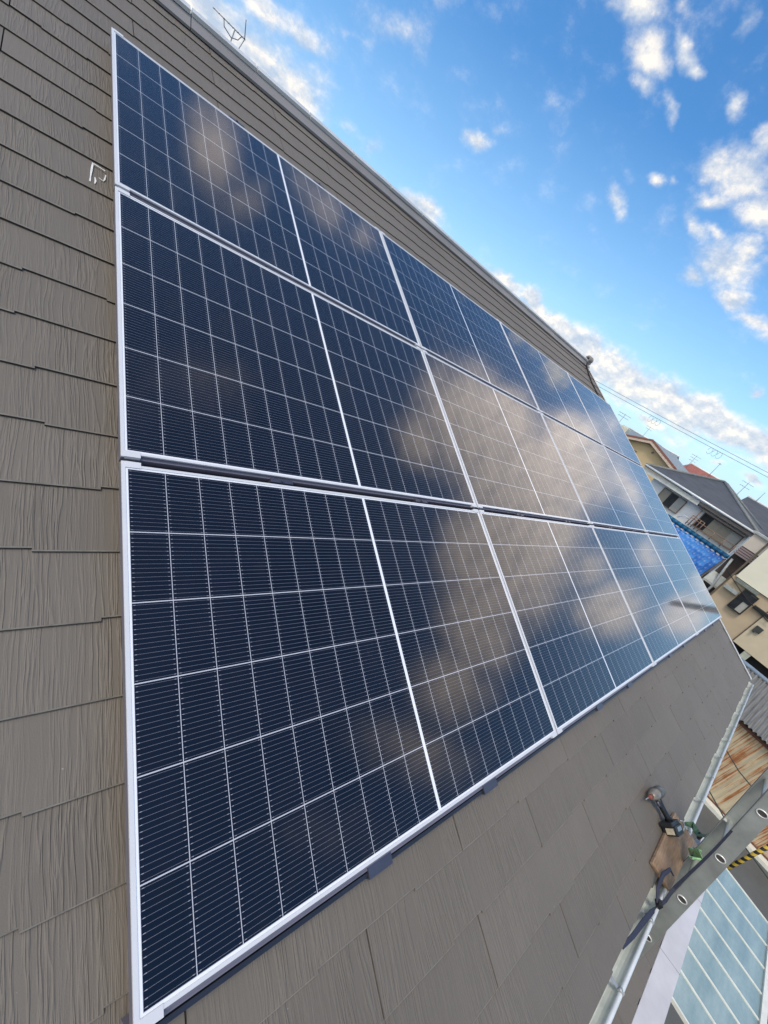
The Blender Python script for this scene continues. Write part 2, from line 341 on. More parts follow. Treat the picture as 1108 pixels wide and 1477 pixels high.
# ------------------------------------------------------------------ ground and road
def ground():
    m, t, b = mat('grey asphalt yard', (0.09, 0.09, 0.085), 0.9)
    tc = N(t, 'ShaderNodeTexCoord'); n = noise(t, tc.outputs['Object'], 0.5, 8, 0.65); n2 = noise(t, tc.outputs['Object'], 40, 4, 0.7)
    f = mth(t, 'ADD', mth(t, 'MULTIPLY', n.outputs['Fac'], 0.7), mth(t, 'MULTIPLY', n2.outputs['Fac'], 0.3))
    put(t, b, 'Base Color', ramp(t, f, [(0.3, (0.06, 0.062, 0.06)), (0.7, (0.14, 0.14, 0.13))]))
    g = MB(); g.add([(-1500, -1500, 0), (1500, -1500, 0), (1500, 1500, 0), (-1500, 1500, 0)], [(0, 1, 2, 3)])
    tag(g.build('ground', m), kind='structure')
ground()

# ------------------------------------------------------------------ our house: coordinates (u, s, n): along the ridge, up the slope, off the slope
ORG = Vector((0, 0, Z0)); RX = Matrix.Rotation(PITCH, 3, 'X')
def rw(u, v, n=0.0):                         # roof coordinates (v counts DOWN the slope) to world
    return ORG + RX @ Vector((u, -v, n))
EAVE, RIDGE, VERGE, LEFT, BASE = 4.415, -1.08, 7.40, -5.0, -0.098
house = thing('house', 'near house whose brown slate roof carries the solar panels', 'house', (0, 0, 0))
EXPO = 0.184
def slates(rows, u0, u1, v_bottom, n0, seed, run=0.91, top=None, clip=99):
    rnd = random.Random(seed); mb = MB()
    for k in range(rows):
        vb = v_bottom - EXPO * k
        u = u0 - 0.325 - rnd.random() * 0.03 - (run / 2 if k % 2 else 0)
        while u < u1:
            a, b = max(u, u0), min(u + run - 0.0045, u1)
            u += run
            if b - a < 0.05: continue
            mb.tv = rnd.random()
            # stepped lower edge
            cuts = [a]; lev = rnd.choice((0, 1)); levs = []
            while cuts[-1] < b - 0.02:
                nx = cuts[-1] + rnd.choice((0.1, 0.16, 0.22, 0.30, 0.36))
                if b - nx < 0.07: nx = b
                cuts.append(nx); levs.append(lev); lev = 1 - lev
            vt = vb - EXPO - 0.012
            if top is not None: vt = max(vt, top)
            lift = rnd.uniform(-0.0004, 0.0006)
            for c0, c1, lv in zip(cuts, cuts[1:], levs):
                ve = min(vb, clip) - lv * 0.0085
                nt, nb = n0 + 0.0012, n0 + 0.0098 + lift
                vw = ve - 0.003; nw = nb - 0.0016
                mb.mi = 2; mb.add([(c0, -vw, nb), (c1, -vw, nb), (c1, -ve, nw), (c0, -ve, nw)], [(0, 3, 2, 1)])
                vs = [(c0, -vt, nt), (c1, -vt, nt), (c1, -vw, nb), (c0, -vw, nb), (c0, -ve, nw), (c1, -ve, nw), (c0, -ve, n0 - 0.001), (c1, -ve, n0 - 0.001), (c1, -vt, n0 - 0.001), (c0, -vt, n0 - 0.001)]
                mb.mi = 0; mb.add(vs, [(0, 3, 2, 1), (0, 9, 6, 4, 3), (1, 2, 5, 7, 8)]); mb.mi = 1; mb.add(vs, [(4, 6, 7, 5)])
    return mb
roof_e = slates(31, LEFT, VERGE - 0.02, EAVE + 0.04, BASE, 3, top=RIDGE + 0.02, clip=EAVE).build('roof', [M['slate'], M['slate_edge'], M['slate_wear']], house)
roof_e.location = ORG; roof_e.rotation_euler = (PITCH, 0, 0)
deck = MB(); deck.span((LEFT, -EAVE + 0.01, BASE - 0.05), (VERGE - 0.03, -RIDGE, BASE - 0.0012))
d = deck.build('roof_deck', M['underlay'], house); d.location = ORG; d.rotation_euler = (PITCH, 0, 0)
ridge_w = rw(0, RIDGE, BASE)
# far side of the gable roof
bk = MB(); L = 5.6; cs, sn = math.cos(PITCH), math.sin(PITCH)
yr, zr = ridge_w.y, ridge_w.z
bk.prism([(yr, zr), (yr + L * cs, zr - L * sn), (yr + L * cs, zr - L * sn - 0.06), (yr, zr - 0.06)], 0, LEFT, VERGE - 0.02)
bk.build('back_roof', M['slate'], house)
# walls
wl = MB(); yE = rw(0, EAVE, 0).y
wl.prism([(yE + 0.45, 0), (yr + L * cs - 0.45, 0), (yr + L * cs - 0.45, zr - L * sn + 0.15), (yr, zr - 0.13), (yE + 0.45, rw(0, EAVE, 0).z + 0.08 - 0.12)], 0, LEFT + 0.2, VERGE - 0.35)
wl.build('wall', M['siding'], house)
# ridge cap: lower apron, riser and top sheets with joints
rc = MB(); nn = BASE
for i, u in enumerate([LEFT + 1.82 * k for k in range(7)]):
    a, b = u, min(u + 1.815, VERGE + 0.015)
    if b <= a: break
    s0 = -RIDGE
    up = 0.003 * (i % 2)
    rc.prism([(s0 - 0.105, nn + 0.012), (s0 - 0.105, nn + 0.026 + up), (s0 - 0.02, nn + 0.050 + up), (s0 + 0.03, nn + 0.060 + up), (s0 + 0.03, nn + 0.012)], 0, a, b)
o = rc.build('ridge_cap', M['ridge'], house); o.location = ORG; o.rotation_euler = (PITCH, 0, 0)
rt2 = MB(); kk = 0; u = LEFT
while u < VERGE:
    b = min(u + 0.455, VERGE + 0.02); rt2.span((u, -RIDGE - 0.018, nn + 0.0555), (b - 0.012, -RIDGE + 0.045, nn + 0.078)); u += 0.455
o = rt2.build('ridge_top', M['verge'], house); o.location = ORG; o.rotation_euler = (PITCH, 0, 0)
# scrolled end piece of the ridge
sc_ = MB(); pts = [(VERGE + 0.02 - 0.0 * k, -RIDGE + 0.02 + 0.055 * math.cos(a) * (1 - k / 40), nn + 0.085 + 0.055 * math.sin(a) * (1 - k / 40)) for k, a in enumerate([R(-160 + 22 * j) for j in range(20)])]
for dx in (0.0, -0.05, -0.1): sc_.tube([(p[0] + dx, p[1], p[2]) for p in pts], 0.022, 8)
o = sc_.build('ridge_end', M['ridge'], house); o.location = ORG; o.rotation_euler = (PITCH, 0, 0)
# verge trim on the right
vg = MB(); vg.span((VERGE - 0.03, -EAVE - 0.005, BASE - 0.09), (VERGE, -RIDGE + 0.02, BASE + 0.013)); vg.span((VERGE - 0.055, -EAVE - 0.004, BASE + 0.0135), (VERGE + 0.006, -RIDGE + 0.02, BASE + 0.019))
o = vg.build('verge_trim', M['verge'], house); o.location = ORG; o.rotation_euler = (PITCH, 0, 0)
# fascia board and half-round gutter
pe = rw(0, EAVE, BASE)
fa = MB(); fa.span((LEFT, pe.y + 0.045, pe.z - 0.24), (VERGE - 0.032, pe.y + 0.07, pe.z - 0.052)); fa.build('fascia', M['ridge'], house)
gm = MB(); gy, gz, gr = pe.y - 0.010, pe.z - 0.035, 0.050
prof = [(gy + gr, gz + 0.012)] + [(gy + gr * math.cos(a), gz + 0.9 * gr * math.sin(a)) for a in [R(-18 * k) for k in range(11)]] + [(gy - gr, gz + 0.006)]
prin = [(gy + (y - gy) * 0.93, z + 0.003) for y, z in prof][::-1]
u0, u1 = LEFT, VERGE - 0.06
gm.prism(prof + prin, 0, u0, u1)
g_o = gm.build('gutter', M['gutter'], house)
lp = MB(); lp.tube([(u0, gy - gr - 0.004, gz + 0.010), (u1, gy - gr - 0.004, gz + 0.010)], 0.0095, 10); lp.build('gutter_lip', M['gutter_lip'], g_o)
ec = MB(); ec.prism(prof, 0, u1, u1 + 0.006); ec.build('end_cap', M['gutter_lip'], g_o)
u = LEFT + 0.335
first = None
while u < u1:
    if first is None:
        hb = MB(); hb.ribbon([(0, gy + gr, gz + 0.022), (0, gy + 0.02, gz + 0.017), (0, gy - gr + 0.01, gz + 0.014), (0, gy - gr - 0.012, gz + 0.022)], 0.016, (1, 0, 0), 0.002)
        hb.tube([(-0.008, gy - gr + 0.004, gz + 0.018), (0.008, gy - gr + 0.004, gz + 0.018)], 0.009, 8)
        first = hb.build('gutter_bracket', M['steel'], g_o); c = first
    else:
        c = first.copy(); COL.objects.link(c); c.parent = g_o
    c.location = (u, 0, 0); u += 0.455
# little pent roof under the eave and the white board along it
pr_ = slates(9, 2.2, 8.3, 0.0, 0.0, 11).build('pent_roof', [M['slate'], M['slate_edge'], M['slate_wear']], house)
PA = math.atan2(0.55, 1.55)
pr_.location = (0, -5.24, 2.52); pr_.rotation_euler = (PA, 0, 0)
pd = MB(); pd.span((2.2, 0.0, -0.06), (8.3, 1.86, -0.002)); o = pd.build('pent_deck', M['underlay'], house); o.location = (0, -5.24, 2.52); o.rotation_euler = (PA, 0, 0)

# chalk marks on the slates next to the array
ck = MB()
def chalk(pts, wd, n=BASE + 0.0105):
    P = [Vector((u, -v, n)) for u, v in pts]
    ck.ribbon(P, wd, (Vector((P[-1].y - P[0].y, P[0].x - P[-1].x, 0))), 0.0012)
chalk([(-0.055, 0.975), (-0.059, 1.02), (-0.062, 1.065), (-0.064, 1.10)], [0.005, 0.007, 0.004, 0.005])
chalk([(-0.055, 0.977), (-0.035, 0.980), (-0.014, 0.984)], [0.006, 0.004, 0.005])
chalk([(-0.048, 1.06), (-0.046, 1.08), (-0.049, 1.10)], [0.004, 0.006, 0.003])
chalk([(-0.012, 1.01), (-0.016, 1.04), (-0.020, 1.055), (-0.036, 1.05)], [0.003, 0.005, 0.004, 0.002])
mk = worn('white chalk', (0.75, 0.75, 0.73), 0.9, 0, 0.3, 60)
o = ck.build('chalk_mark', mk, house); o.location = ORG; o.rotation_euler = (PITCH, 0, 0)

# ------------------------------------------------------------------ solar array
PW, PH, UX, UY, FT = 1.754, 1.176, 1.764, 1.191, 0.035
M['cells'] = cell_mat(PW, PH)
def make_panel():
    root = thing('solar_panel', 'x', 'solar panel', group='solar panels on the roof')
    f = MB(); sw, lw, led = 0.0095, 0.0075, 0.010
    f.mi = 0
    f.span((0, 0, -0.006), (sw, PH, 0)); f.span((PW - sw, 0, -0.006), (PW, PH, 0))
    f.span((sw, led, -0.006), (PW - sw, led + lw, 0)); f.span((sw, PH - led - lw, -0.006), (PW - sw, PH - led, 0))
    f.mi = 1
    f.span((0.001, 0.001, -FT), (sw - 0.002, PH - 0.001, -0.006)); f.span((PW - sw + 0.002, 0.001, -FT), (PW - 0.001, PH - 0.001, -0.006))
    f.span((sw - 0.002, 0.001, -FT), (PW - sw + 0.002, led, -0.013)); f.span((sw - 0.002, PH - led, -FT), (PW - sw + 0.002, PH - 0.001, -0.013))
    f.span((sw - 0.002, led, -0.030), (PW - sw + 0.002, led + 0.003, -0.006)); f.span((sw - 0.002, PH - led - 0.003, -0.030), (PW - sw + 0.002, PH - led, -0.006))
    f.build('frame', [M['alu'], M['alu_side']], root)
    g = MB(); g.span((sw - 0.004, led + lw - 0.006, -0.0065), (PW - sw + 0.004, PH - led - lw + 0.006, -0.0022))
    g.build('glass', M['cells'], root)
    for cx in (0, 1):
        for cy in (0, 1):
            c = MB(); x0 = 0 if cx == 0 else PW - 0.048; y0 = 0 if cy == 0 else PH - 0.019
            c.span((x0 + (sw if cx == 0 else 0), y0, -0.012), (x0 + 0.048 - (sw if cx else 0), y0 + 0.0188, 0.0012))
            c.build('corner_cap', M['alu'], root)
    return root
def copy_tree(o, parent=None):
    c = o.copy(); COL.objects.link(c)
    if parent: c.parent = parent
    for ch in list(o.children): copy_tree(ch, c)
    return c
rows = ['top row under the ridge', 'middle row', 'bottom row nearest the eave']
PL = {
 (0, 0): 'topmost solar panel at the left edge, above the chalk mark, brown cloud mirrored in it',
 (0, 1): 'second solar panel from the left in the top row, faintly clouded',
 (0, 2): 'third solar panel from left in top row, half blue and half cloud',
 (0, 3): 'last solar panel of the top row, where the black ridge cable ends',
 (1, 0): 'dark solar panel in the middle row at the left edge of the array',
 (1, 1): 'second solar panel from left in middle row, brown cloud along its right half',
 (1, 2): 'third solar panel from the left in the middle row, filled with brownish grey cloud',
 (1, 3): 'far right solar panel of the middle row, in front of the grey roofed house',
 (2, 0): 'largest solar panel in view, dark navy, at the lower left corner of the array',
 (2, 1): 'second solar panel from left in bottom row, split between cloud and deep blue',
 (2, 2): 'third solar panel from left in bottom row, mirroring blue sky and pale cloud',
 (2, 3): 'far right solar panel of the bottom row, dark pole mirrored in it',
}
proto = None
for r in range(3):
    for c in range(4):
        p = proto if proto is None else copy_tree(proto)
        if proto is None: p = proto = make_panel()
        p['label'] = PL[(r, c)]
        q = rw(c * UX, r * UY + PH, 0.0)
        p.location = q; p.rotation_euler = (PITCH, 0, 0)
# mounting rails between the rows, each with its clamps
RL = ['mounting rail along the upper edge of the array, below the ridge', 'mounting rail in the gap between the top and middle rows of panels',
      'mounting rail in the gap between the middle and bottom rows of panels', 'long black mounting rail along the lower edge of the array, facing the eave']
for k in range(4):
    vc = [-0.018, UY - 0.0075, 2 * UY - 0.0075, 2 * UY + PH + 0.018][k]
    rail = thing('mounting_rail', RL[k], 'rail', rw(0, vc, 0), (PITCH, 0, 0), 'rails under the solar panels')
    UL = 4 * UX - 0.012
    b = MB()
    if k < 3:
        b.span((0.016, -0.030, -0.084), (UL - 0.016, 0.030, -0.040))
        b.mi = 1; b.span((0.017, -0.0035, -0.0399), (UL - 0.017, 0.0035, -0.038))
    else:
        b.mi = 3; b.span((-0.001, 0.004, -0.092), (UL + 0.001, 0.018, -0.034))
        b.mi = 1; b.span((-0.0005, -0.001, -0.092), (UL, 0.0039, -0.048))
        b.mi = 0; b.span((-0.001, -0.011, -0.092), (UL + 0.001, -0.0011, -0.037))
        b.mi = 2; b.span((-0.002, -0.022, -0.0925), (UL + 0.002, -0.0111, -0.070))
    b.build('rail', [M['rail'], M['railgap'], M['clamp'], M['alu_side']], rail)
    f1 = None
    us = []
    for c in range(4): us += [c * UX + 0.62, c * UX + 1.20] if k != 2 else [c * UX + 0.50, c * UX + 1.27]
    for u in us:
        if f1 is None:
            cm = MB()
            if k < 3:
                cm.span((-0.045, -0.007, -0.038), (0.045, 0.007, -0.0045)); cm.tube([(0, 0, -0.0046), (0, 0, 0.002)], 0.0055, 6)
            else:
                cm.span((-0.045, -0.0135, -0.036), (0.045, 0.0165, -0.030)); cm.span((-0.045, -0.0165, -0.088), (0.045, -0.0136, -0.030)); cm.span((-0.045, -0.0225, -0.0695), (0.045, -0.0166, -0.066))
            f1 = cc = cm.build('clamp', M['clamp'], rail)
        else:
            cc = f1.copy(); COL.objects.link(cc); cc.parent = rail
        cc.location = (u, 0, 0)
    # feet down to the slates
    for c in range(8):
        ft = MB(); u = 0.45 + c * 0.88
        ft.span((u - 0.03, -0.028, -0.0975), (u + 0.03, 0.016, -0.085 if k < 3 else -0.0925))
        ft.build('foot', M['clamp'], rail)

# ------------------------------------------------------------------ things on our roof
blk = worn('black rubber', (0.012, 0.012, 0.013), 0.55)
cb = MB(); cb.tube([rw(7.28, -1.02, -0.02), rw(7.20, -0.98, -0.035), rw(7.12, -0.86, -0.065), rw(7.03, -0.55, -0.082), rw(6.99, -0.20, -0.082), rw(6.97, -0.045, -0.07), rw(6.96, -0.012, -0.05)], 0.011, 8)
tag(cb.build('power_cable', blk), 'thick black cable running from the ridge end down to the array', 'cable')

# television aerial standing on the far slope, seen above the ridge
def yagi(name, label, base, top, boom, els, r, col, loop=True, group=None):
    root = thing(name, label, 'aerial', base, group=group)
    B = Vector(base); a, b = Vector(boom[0]), Vector(boom[1])
    m = MB(); m.tube([(0, 0, 0), Vector(top) - B], r * 1.6, 8); m.build('mast', col, root)
    m = MB(); m.tube([a - B, b - B], r * 1.2, 6); m.build('boom', col, root)
    m = MB(); d = (b - a); dn_ = d.normalized(); side = dn_.cross(Vector((0, 0, 1))).normalized(); n = els
    for i in range(n):
        p = a + d * (i + 0.3) / n - B; h = 0.055 * d.length + 0.05 * d.length * i / n
        m.tube([p - side * h, p + side * h], r * 0.7, 5)
    m.build('elements', col, root)
    return root, side, dn_
ag = worn('aerial metal', (0.30, 0.31, 0.33), 0.5, 0.3)
base = (1.30, 4.5, 6.46)
ya, sd_, dn2 = yagi('roof_aerial', 'thin grey television aerial poking up behind our roof ridge', base, (1.52, 4.5, 8.74), ((1.24, 4.5, 8.76), (1.66, 4.5, 8.735)), 7, 0.0045, ag)
B = Vector(base)
rf = MB()
for sgn in (1, -1):
    rf.tube([Vector((1.65, 4.5, 8.735)) - B, Vector((1.62, 4.46, 8.735 + 0.075 * sgn)) - B, Vector((1.59, 4.42, 8.735 + 0.15 * sgn)) - B], 0.006, 6)
rf.tube([Vector((1.38, 4.5, 8.75)) - B, Vector((1.40, 4.5, 8.69)) - B, Vector((1.50, 4.5, 8.65)) - B, Vector((1.58, 4.5, 8.68)) - B, Vector((1.61, 4.5, 8.735)) - B], 0.006, 6)
rf.build('reflector', ag, ya)

# wooden board lying across the eave
wm, t, b = mat('rough plywood', (0.26, 0.15, 0.08), 0.8)
tc = N(t, 'ShaderNodeTexCoord'); mp = N(t, 'ShaderNodeMapping'); put(t, mp, 0, tc.outputs['Object']); mp.inputs[3].default_value = (2, 14, 2)
n = noise(t, mp.outputs[0], 6, 6, 0.65, 0.6); n2 = noise(t, tc.outputs['Object'], 9, 5, 0.7)
f = mth(t, 'ADD', mth(t, 'MULTIPLY', n.outputs['Fac'], 0.5), mth(t, 'MULTIPLY', n2.outputs['Fac'], 0.5))
put(t, b, 'Base Color', ramp(t, f, [(0.3, (0.17, 0.10, 0.055)), (0.52, (0.31, 0.20, 0.12)), (0.7, (0.43, 0.31, 0.21))]))
bd = MB(); w1 = 0.0
poly = [(2.935, -4.318), (3.045, -4.515), (2.445, -4.490), (2.372, -4.336)]
bd.prism(poly, 2, -0.087, -0.072)
o = bd.build('wooden_board', wm, bevel=0.0015); o.location = ORG; o.rotation_euler = (PITCH, 0, 0)
tag(o, 'worn brown plywood board lying at the eave under the impact driver', 'board')

# impact driver lying on the slates, nose to the left, battery on the board
dk = worn('driver black plastic', (0.018, 0.020, 0.022), 0.45, 0, 0.3, 30)
tl = worn('driver grey housing', (0.085, 0.09, 0.09), 0.4, 0, 0.4, 40)
rd = worn('red rubber ring', (0.30, 0.075, 0.05), 0.5)
drv = thing('impact_driver', 'black cordless impact driver lying on the slates above the wooden board', 'power tool', rw(2.66, 4.14, -0.086), (PITCH, 0, 0))
def L_(u, v, n): return Vector((u - 2.66, -(v - 4.14), n + 0.086))
nh = -0.050
bm_ = MB(); bm_.tube([L_(2.630, 4.123, nh), L_(2.645, 4.126, nh), L_(2.66, 4.129, nh), L_(2.70, 4.135, nh), L_(2.706, 4.136, nh)], [0.016, 0.022, 0.026, 0.030, 0.0305], 16); bm_.build('gear_case', worn('bare grey metal', (0.27, 0.24, 0.20), 0.42, 0.4, 0.4, 40), drv)
bm_ = MB(); bm_.tube([L_(2.7065, 4.136, nh), L_(2.74, 4.142, nh), L_(2.77, 4.147, nh), L_(2.785, 4.150, nh), L_(2.792, 4.151, nh)], [0.0315, 0.0325, 0.032, 0.029, 0.016], 16); bm_.build('housing', tl, drv)
bm_ = MB(); bm_.tube([L_(2.598, 4.117, nh), L_(2.604, 4.118, nh), L_(2.632, 4.123, nh)], [0.008, 0.011, 0.0125], 12); bm_.build('nose', rd, drv)
bm_ = MB(); bm_.tube([L_(2.545, 4.107, nh), L_(2.60, 4.117, nh)], [0.0028, 0.0035], 6); bm_.build('bit', M['steel'], drv)
bm_ = MB(); bm_.tube([L_(2.705, 4.150, nh), L_(2.712, 4.185, nh), L_(2.722, 4.225, nh), L_(2.735, 4.262, nh), L_(2.742, 4.285, nh)], [0.024, 0.020, 0.018, 0.0185, 0.026], 14, flat=0.85); hg = bm_.build('grip', dk, drv)
bm_ = MB(); bm_.tube([L_(2.682, 4.165, nh), L_(2.686, 4.185, nh), L_(2.696, 4.2, nh)], [0.008, 0.010, 0.007], 8); bm_.build('trigger', M['clamp'], hg)
ang = Matrix.Rotation(R(-12), 3, 'Z')
bm_ = MB(); bm_.box(L_(2.735, 4.296, nh - 0.002), (0.122, 0.022, 0.066), ang); bm_.box(L_(2.741, 4.329, nh), (0.114, 0.044, 0.072), ang); bm_.box(L_(2.744, 4.354, nh + 0.002), (0.10, 0.008, 0.066), ang)
bt = bm_.build('battery', dk, drv, bevel=0.004)
bm_ = MB(); bm_.box(L_(2.683, 4.318, nh + 0.004), (0.0024, 0.030, 0.042), ang)
cream = worn('cream paper label', (0.62, 0.55, 0.40), 0.7, 0, 0.2, 60); bm_.build('sticker', cream, bt)
bm_ = MB()
for dv in (-0.012, 0.0, 0.012): bm_.box(L_(2.800, 4.333 + dv, nh + 0.0), (0.004, 0.006, 0.05), ang)
bm_.box(L_(2.745, 4.325, nh + 0.0365), (0.06, 0.02, 0.003), ang)
bm_.build('vent', M['steel'], bt)
bm_ = MB(); bm_.tube([L_(2.785, 4.30, nh + 0.04), L_(2.80, 4.31, nh + 0.05), L_(2.815, 4.33, nh + 0.045), L_(2.81, 4.352, nh + 0.035), L_(2.79, 4.36, nh + 0.03)], 0.004, 6); bm_.build('belt_hook', M['steel'], bt)

# ------------------------------------------------------------------ ladder against the gutter, its two rails in planes x = 2.4 and 2.8
lad = thing('ladder', 'grey aluminium ladder leaning on the gutter, its rails rising past the eave', 'ladder', (2.6, -5.18, 0))
LB = Vector((2.6, -5.18, 0))
def lp_(x, z): return Vector((x, -3.876 - 0.1965 * (5.982 - z), z))
ld = Vector((0, 0.1965, 1)).normalized(); lnrm = Vector((0, 1, -0.1965)).normalized()
LR = Matrix((Vector((1, 0, 0)), lnrm, ld)).transposed()
zt = 6.14
for xr, sg in ((2.4, -1), (2.78, 1)):
    m = MB(); za, zb = 0.0, zt; c = (lp_(xr, za) + lp_(xr, zb)) / 2 - LB; ln = (lp_(xr, zb) - lp_(xr, za)).length
    web = 0.0035
    m.box(c + LR @ Vector((sg * 0.0, 0, 0)), (web, 0.066, ln), LR)
    m.box(c + LR @ Vector((-sg * 0.0135, 0.0331, 0)), (0.030, 0.0035, ln), LR); m.box(c + LR @ Vector((-sg * 0.0135, -0.0331, 0)), (0.030, 0.0035, ln), LR)
    m.build('rail', M['ladder'], lad, bevel=0.0012)
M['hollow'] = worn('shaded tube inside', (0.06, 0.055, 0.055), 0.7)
zs = [5.982 - 0.3142 * k for k in range(0, 19)]
for z in zs:
    p = lp_(2.4, z) - LB
    m = MB(); m.mi = 0
    m.tube([p + Vector((0.002, 0, 0)), p + Vector((0.378, 0, 0))], 0.0165, 12, False, 0.72)
    m.mi = 1; rim = [p + Vector((-0.0025, 0, 0)) + LR @ Vector((0, 0.0205 * math.cos(a), 0.0150 * math.sin(a))) for a in [2 * math.pi * k / 16 for k in range(17)]]
    m.tube(rim, 0.0032, 6, False)
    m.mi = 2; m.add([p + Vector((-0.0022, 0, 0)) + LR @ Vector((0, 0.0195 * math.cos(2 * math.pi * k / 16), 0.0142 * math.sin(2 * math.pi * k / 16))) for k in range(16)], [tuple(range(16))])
    m.build('rung', [M['ladder'], M['ladder_rim'], M['hollow']], lad)
# gusset flanges at two rungs of the far rail
for z in zs[1:5]:
    m = MB(); p = lp_(2.764, z) - LB; m.box(p + LR @ Vector((0, 0.010, 0)), (0.026, 0.043, 0.004), LR); m.build('gusset', M['ladder_rim'], lad)
for xr in (2.4, 2.78):
    m = MB(); m.box(lp_(xr, 0.02) - LB, (0.05, 0.085, 0.04)); m.build('rubber_foot', blk, lad)

# blue strap tying the ladder to the gutter
bs = worn('dark blue webbing', (0.03, 0.034, 0.06), 0.7, 0, 0.25, 80, 0.0006, 300)
st = thing('tie_strap', 'dark blue strap looped from the gutter along the ladder', 'strap', (2.3, -3.95, 5.2)); SB = Vector((2.3, -3.95, 5.2))
m = MB()
P = [(1.855, -3.890, 5.302), (1.95, -3.903, 5.312), (2.06, -3.914, 5.312), (2.18, -3.930, 5.306), (2.28, -3.952, 5.285), (2.355, -3.966, 5.295), (2.383, -3.948, 5.369), (2.383, -3.933, 5.466), (2.383, -3.916, 5.578), (2.383, -3.896, 5.70), (2.383, -3.872, 5.82)]
m.ribbon([Vector(p) - SB for p in P], [0.016, 0.020, 0.023, 0.022, 0.020, 0.018, 0.014, 0.012, 0.012, 0.010, 0.009], [Vector((0.2, 0.7, 0.3))] * 4 + [Vector((0, 0.5, 0.8)), Vector((0, 0.8, 0.5))] + [Vector((0, 1, 0))] * 5, 0.003)
m.build('webbing', bs, st)
m = MB(); m.tube([Vector(p) - SB for p in [(2.25, -3.93, 5.32), (2.30, -3.90, 5.345), (2.37, -3.885, 5.375), (2.45, -3.90, 5.38), (2.47, -3.93, 5.36)]], [0.006, 0.010, 0.011, 0.009, 0.005], 8, flat=0.6); m.build('loose_end', bs, st)
m = MB(); m.box(Vector((2.265, -3.938, 5.318)) - SB, (0.034, 0.024, 0.024), R(30)); m.box(Vector((2.275, -3.955, 5.27)) - SB, (0.014, 0.010, 0.08)); m.build('buckle', blk, st, bevel=0.003)

# green strap and the pale green cloth under it
gs = worn('green webbing', (0.12, 0.22, 0.14), 0.7, 0, 0.3, 60)
m = MB(); P = [(3.06, -3.90, 5.305), (3.10, -3.935, 5.325), (3.05, -3.955, 5.34), (2.98, -3.962, 5.37), (2.90, -3.965, 5.45), (2.84, -3.965, 5.53), (2.80, -3.955, 5.56)]
m.ribbon([Vector(p) for p in P], [0.035, 0.04, 0.036, 0.03, 0.04, 0.044, 0.05], Vector((0.1, -0.2, 1)), 0.003)
m.mi = 1; m.box((2.99, -3.968, 5.365), (0.035, 0.012, 0.03), R(20))
tag(m.build('green_strap', [gs, blk]), 'green strap tied from the gutter to the far ladder rail', 'strap')
gc = worn('pale green plastic cloth', (0.36, 0.62, 0.30), 0.6, 0, 0.3, 25)
bmm = bmesh.new(); rnd = random.Random(5); nx, nz = 8, 14
vs = [[None] * (nz + 1) for _ in range(nx + 1)]
for i in range(nx + 1):
    for j in range(nz + 1):
        a, c = i / nx, j / nz
        x = 2.62 + 0.10 * a + 0.16 * c + 0.01 * rnd.uniform(-1, 1); z = 5.44 - 0.10 * c + 0.035 * (a - 0.5) * (1 - c) + 0.012 * rnd.uniform(-1, 1)
        y = -3.965 + 0.022 * math.sin(a * 9 + c * 4) + 0.008 * rnd.uniform(-1, 1)
        vs[i][j] = bmm.verts.new((x, y, z))
for i in range(nx):
    for j in range(nz): bmm.faces.new((vs[i][j], vs[i + 1][j], vs[i + 1][j + 1], vs[i][j + 1])).smooth = True
me = bpy.data.meshes.new('green_cloth'); bmm.to_mesh(me); bmm.free(); me.materials.append(gc)
o = bpy.data.objects.new('green_cloth', me); COL.objects.link(o); s_ = o.modifiers.new('thick', 'SOLIDIFY'); s_.thickness = 0.003
o2 = o.modifiers.new('sub', 'SUBSURF'); o2.levels = 1; o2.render_levels = 1
tag(o, 'crumpled pale green cloth hanging between gutter and ladder', 'cloth')

# ------------------------------------------------------------------ carport below the eave
cp = thing('carport', 'lean-to with pale blue green sheets and white ribs below the ladder', 'carport', (6.6, -5.9, 0)); CB = Vector((6.6, -5.9, 0))
white = worn('white painted aluminium', (0.56, 0.55, 0.58), 0.5, 0.0, 0.12, 3)
rib = worn('cream aluminium rib', (0.74, 0.74, 0.66), 0.4, 0.1, 0.12, 10)
m = MB(); m.span((2.2, -5.505, 2.33), (8.75, -5.258, 2.5)); m.build('beam', white, cp, CB, bevel=0.004)
m = MB(); m.span((5.35, -6.475, 2.24), (8.75, -6.405, 2.40)); m.build('front_beam', rib, cp, CB, bevel=0.004)
pm = bpy.data.materials.new('tinted polycarbonate'); pm.use_nodes = True; t = pm.node_tree; b = t.nodes['Principled BSDF']
tc = N(t, 'ShaderNodeTexCoord'); mp = N(t, 'ShaderNodeMapping'); put(t, mp, 0, tc.outputs['Object']); mp.inputs[3].default_value = (0.5, 2.2, 1); n = noise(t, mp.outputs[0], 2.0, 6, 0.65); n2 = noise(t, tc.outputs['Object'], 20, 5, 0.7)
f = mth(t, 'ADD', mth(t, 'MULTIPLY', n.outputs['Fac'], 0.75), mth(t, 'MULTIPLY', n2.outputs['Fac'], 0.25))
put(t, b, 'Base Color', ramp(t, f, [(0.35, (0.25, 0.37, 0.40)), (0.65, (0.44, 0.55, 0.55))])); b.inputs['Roughness'].default_value = 0.18
tr = N(t, 'ShaderNodeBsdfTransparent'); tr.inputs[0].default_value = (0.50, 0.68, 0.70, 1); mx = N(t, 'ShaderNodeMixShader'); mx.inputs[0].default_value = 0.72
t.links.new(tr.outputs[0], mx.inputs[1]); t.links.new(b.outputs[0], mx.inputs[2]); t.links.new(mx.outputs[0], t.nodes['Material Output'].inputs[0])
SL = math.atan2(0.10, 0.85)
xr = [5.56, 5.99, 6.41, 6.82, 7.24, 7.70, 8.17, 8.66]
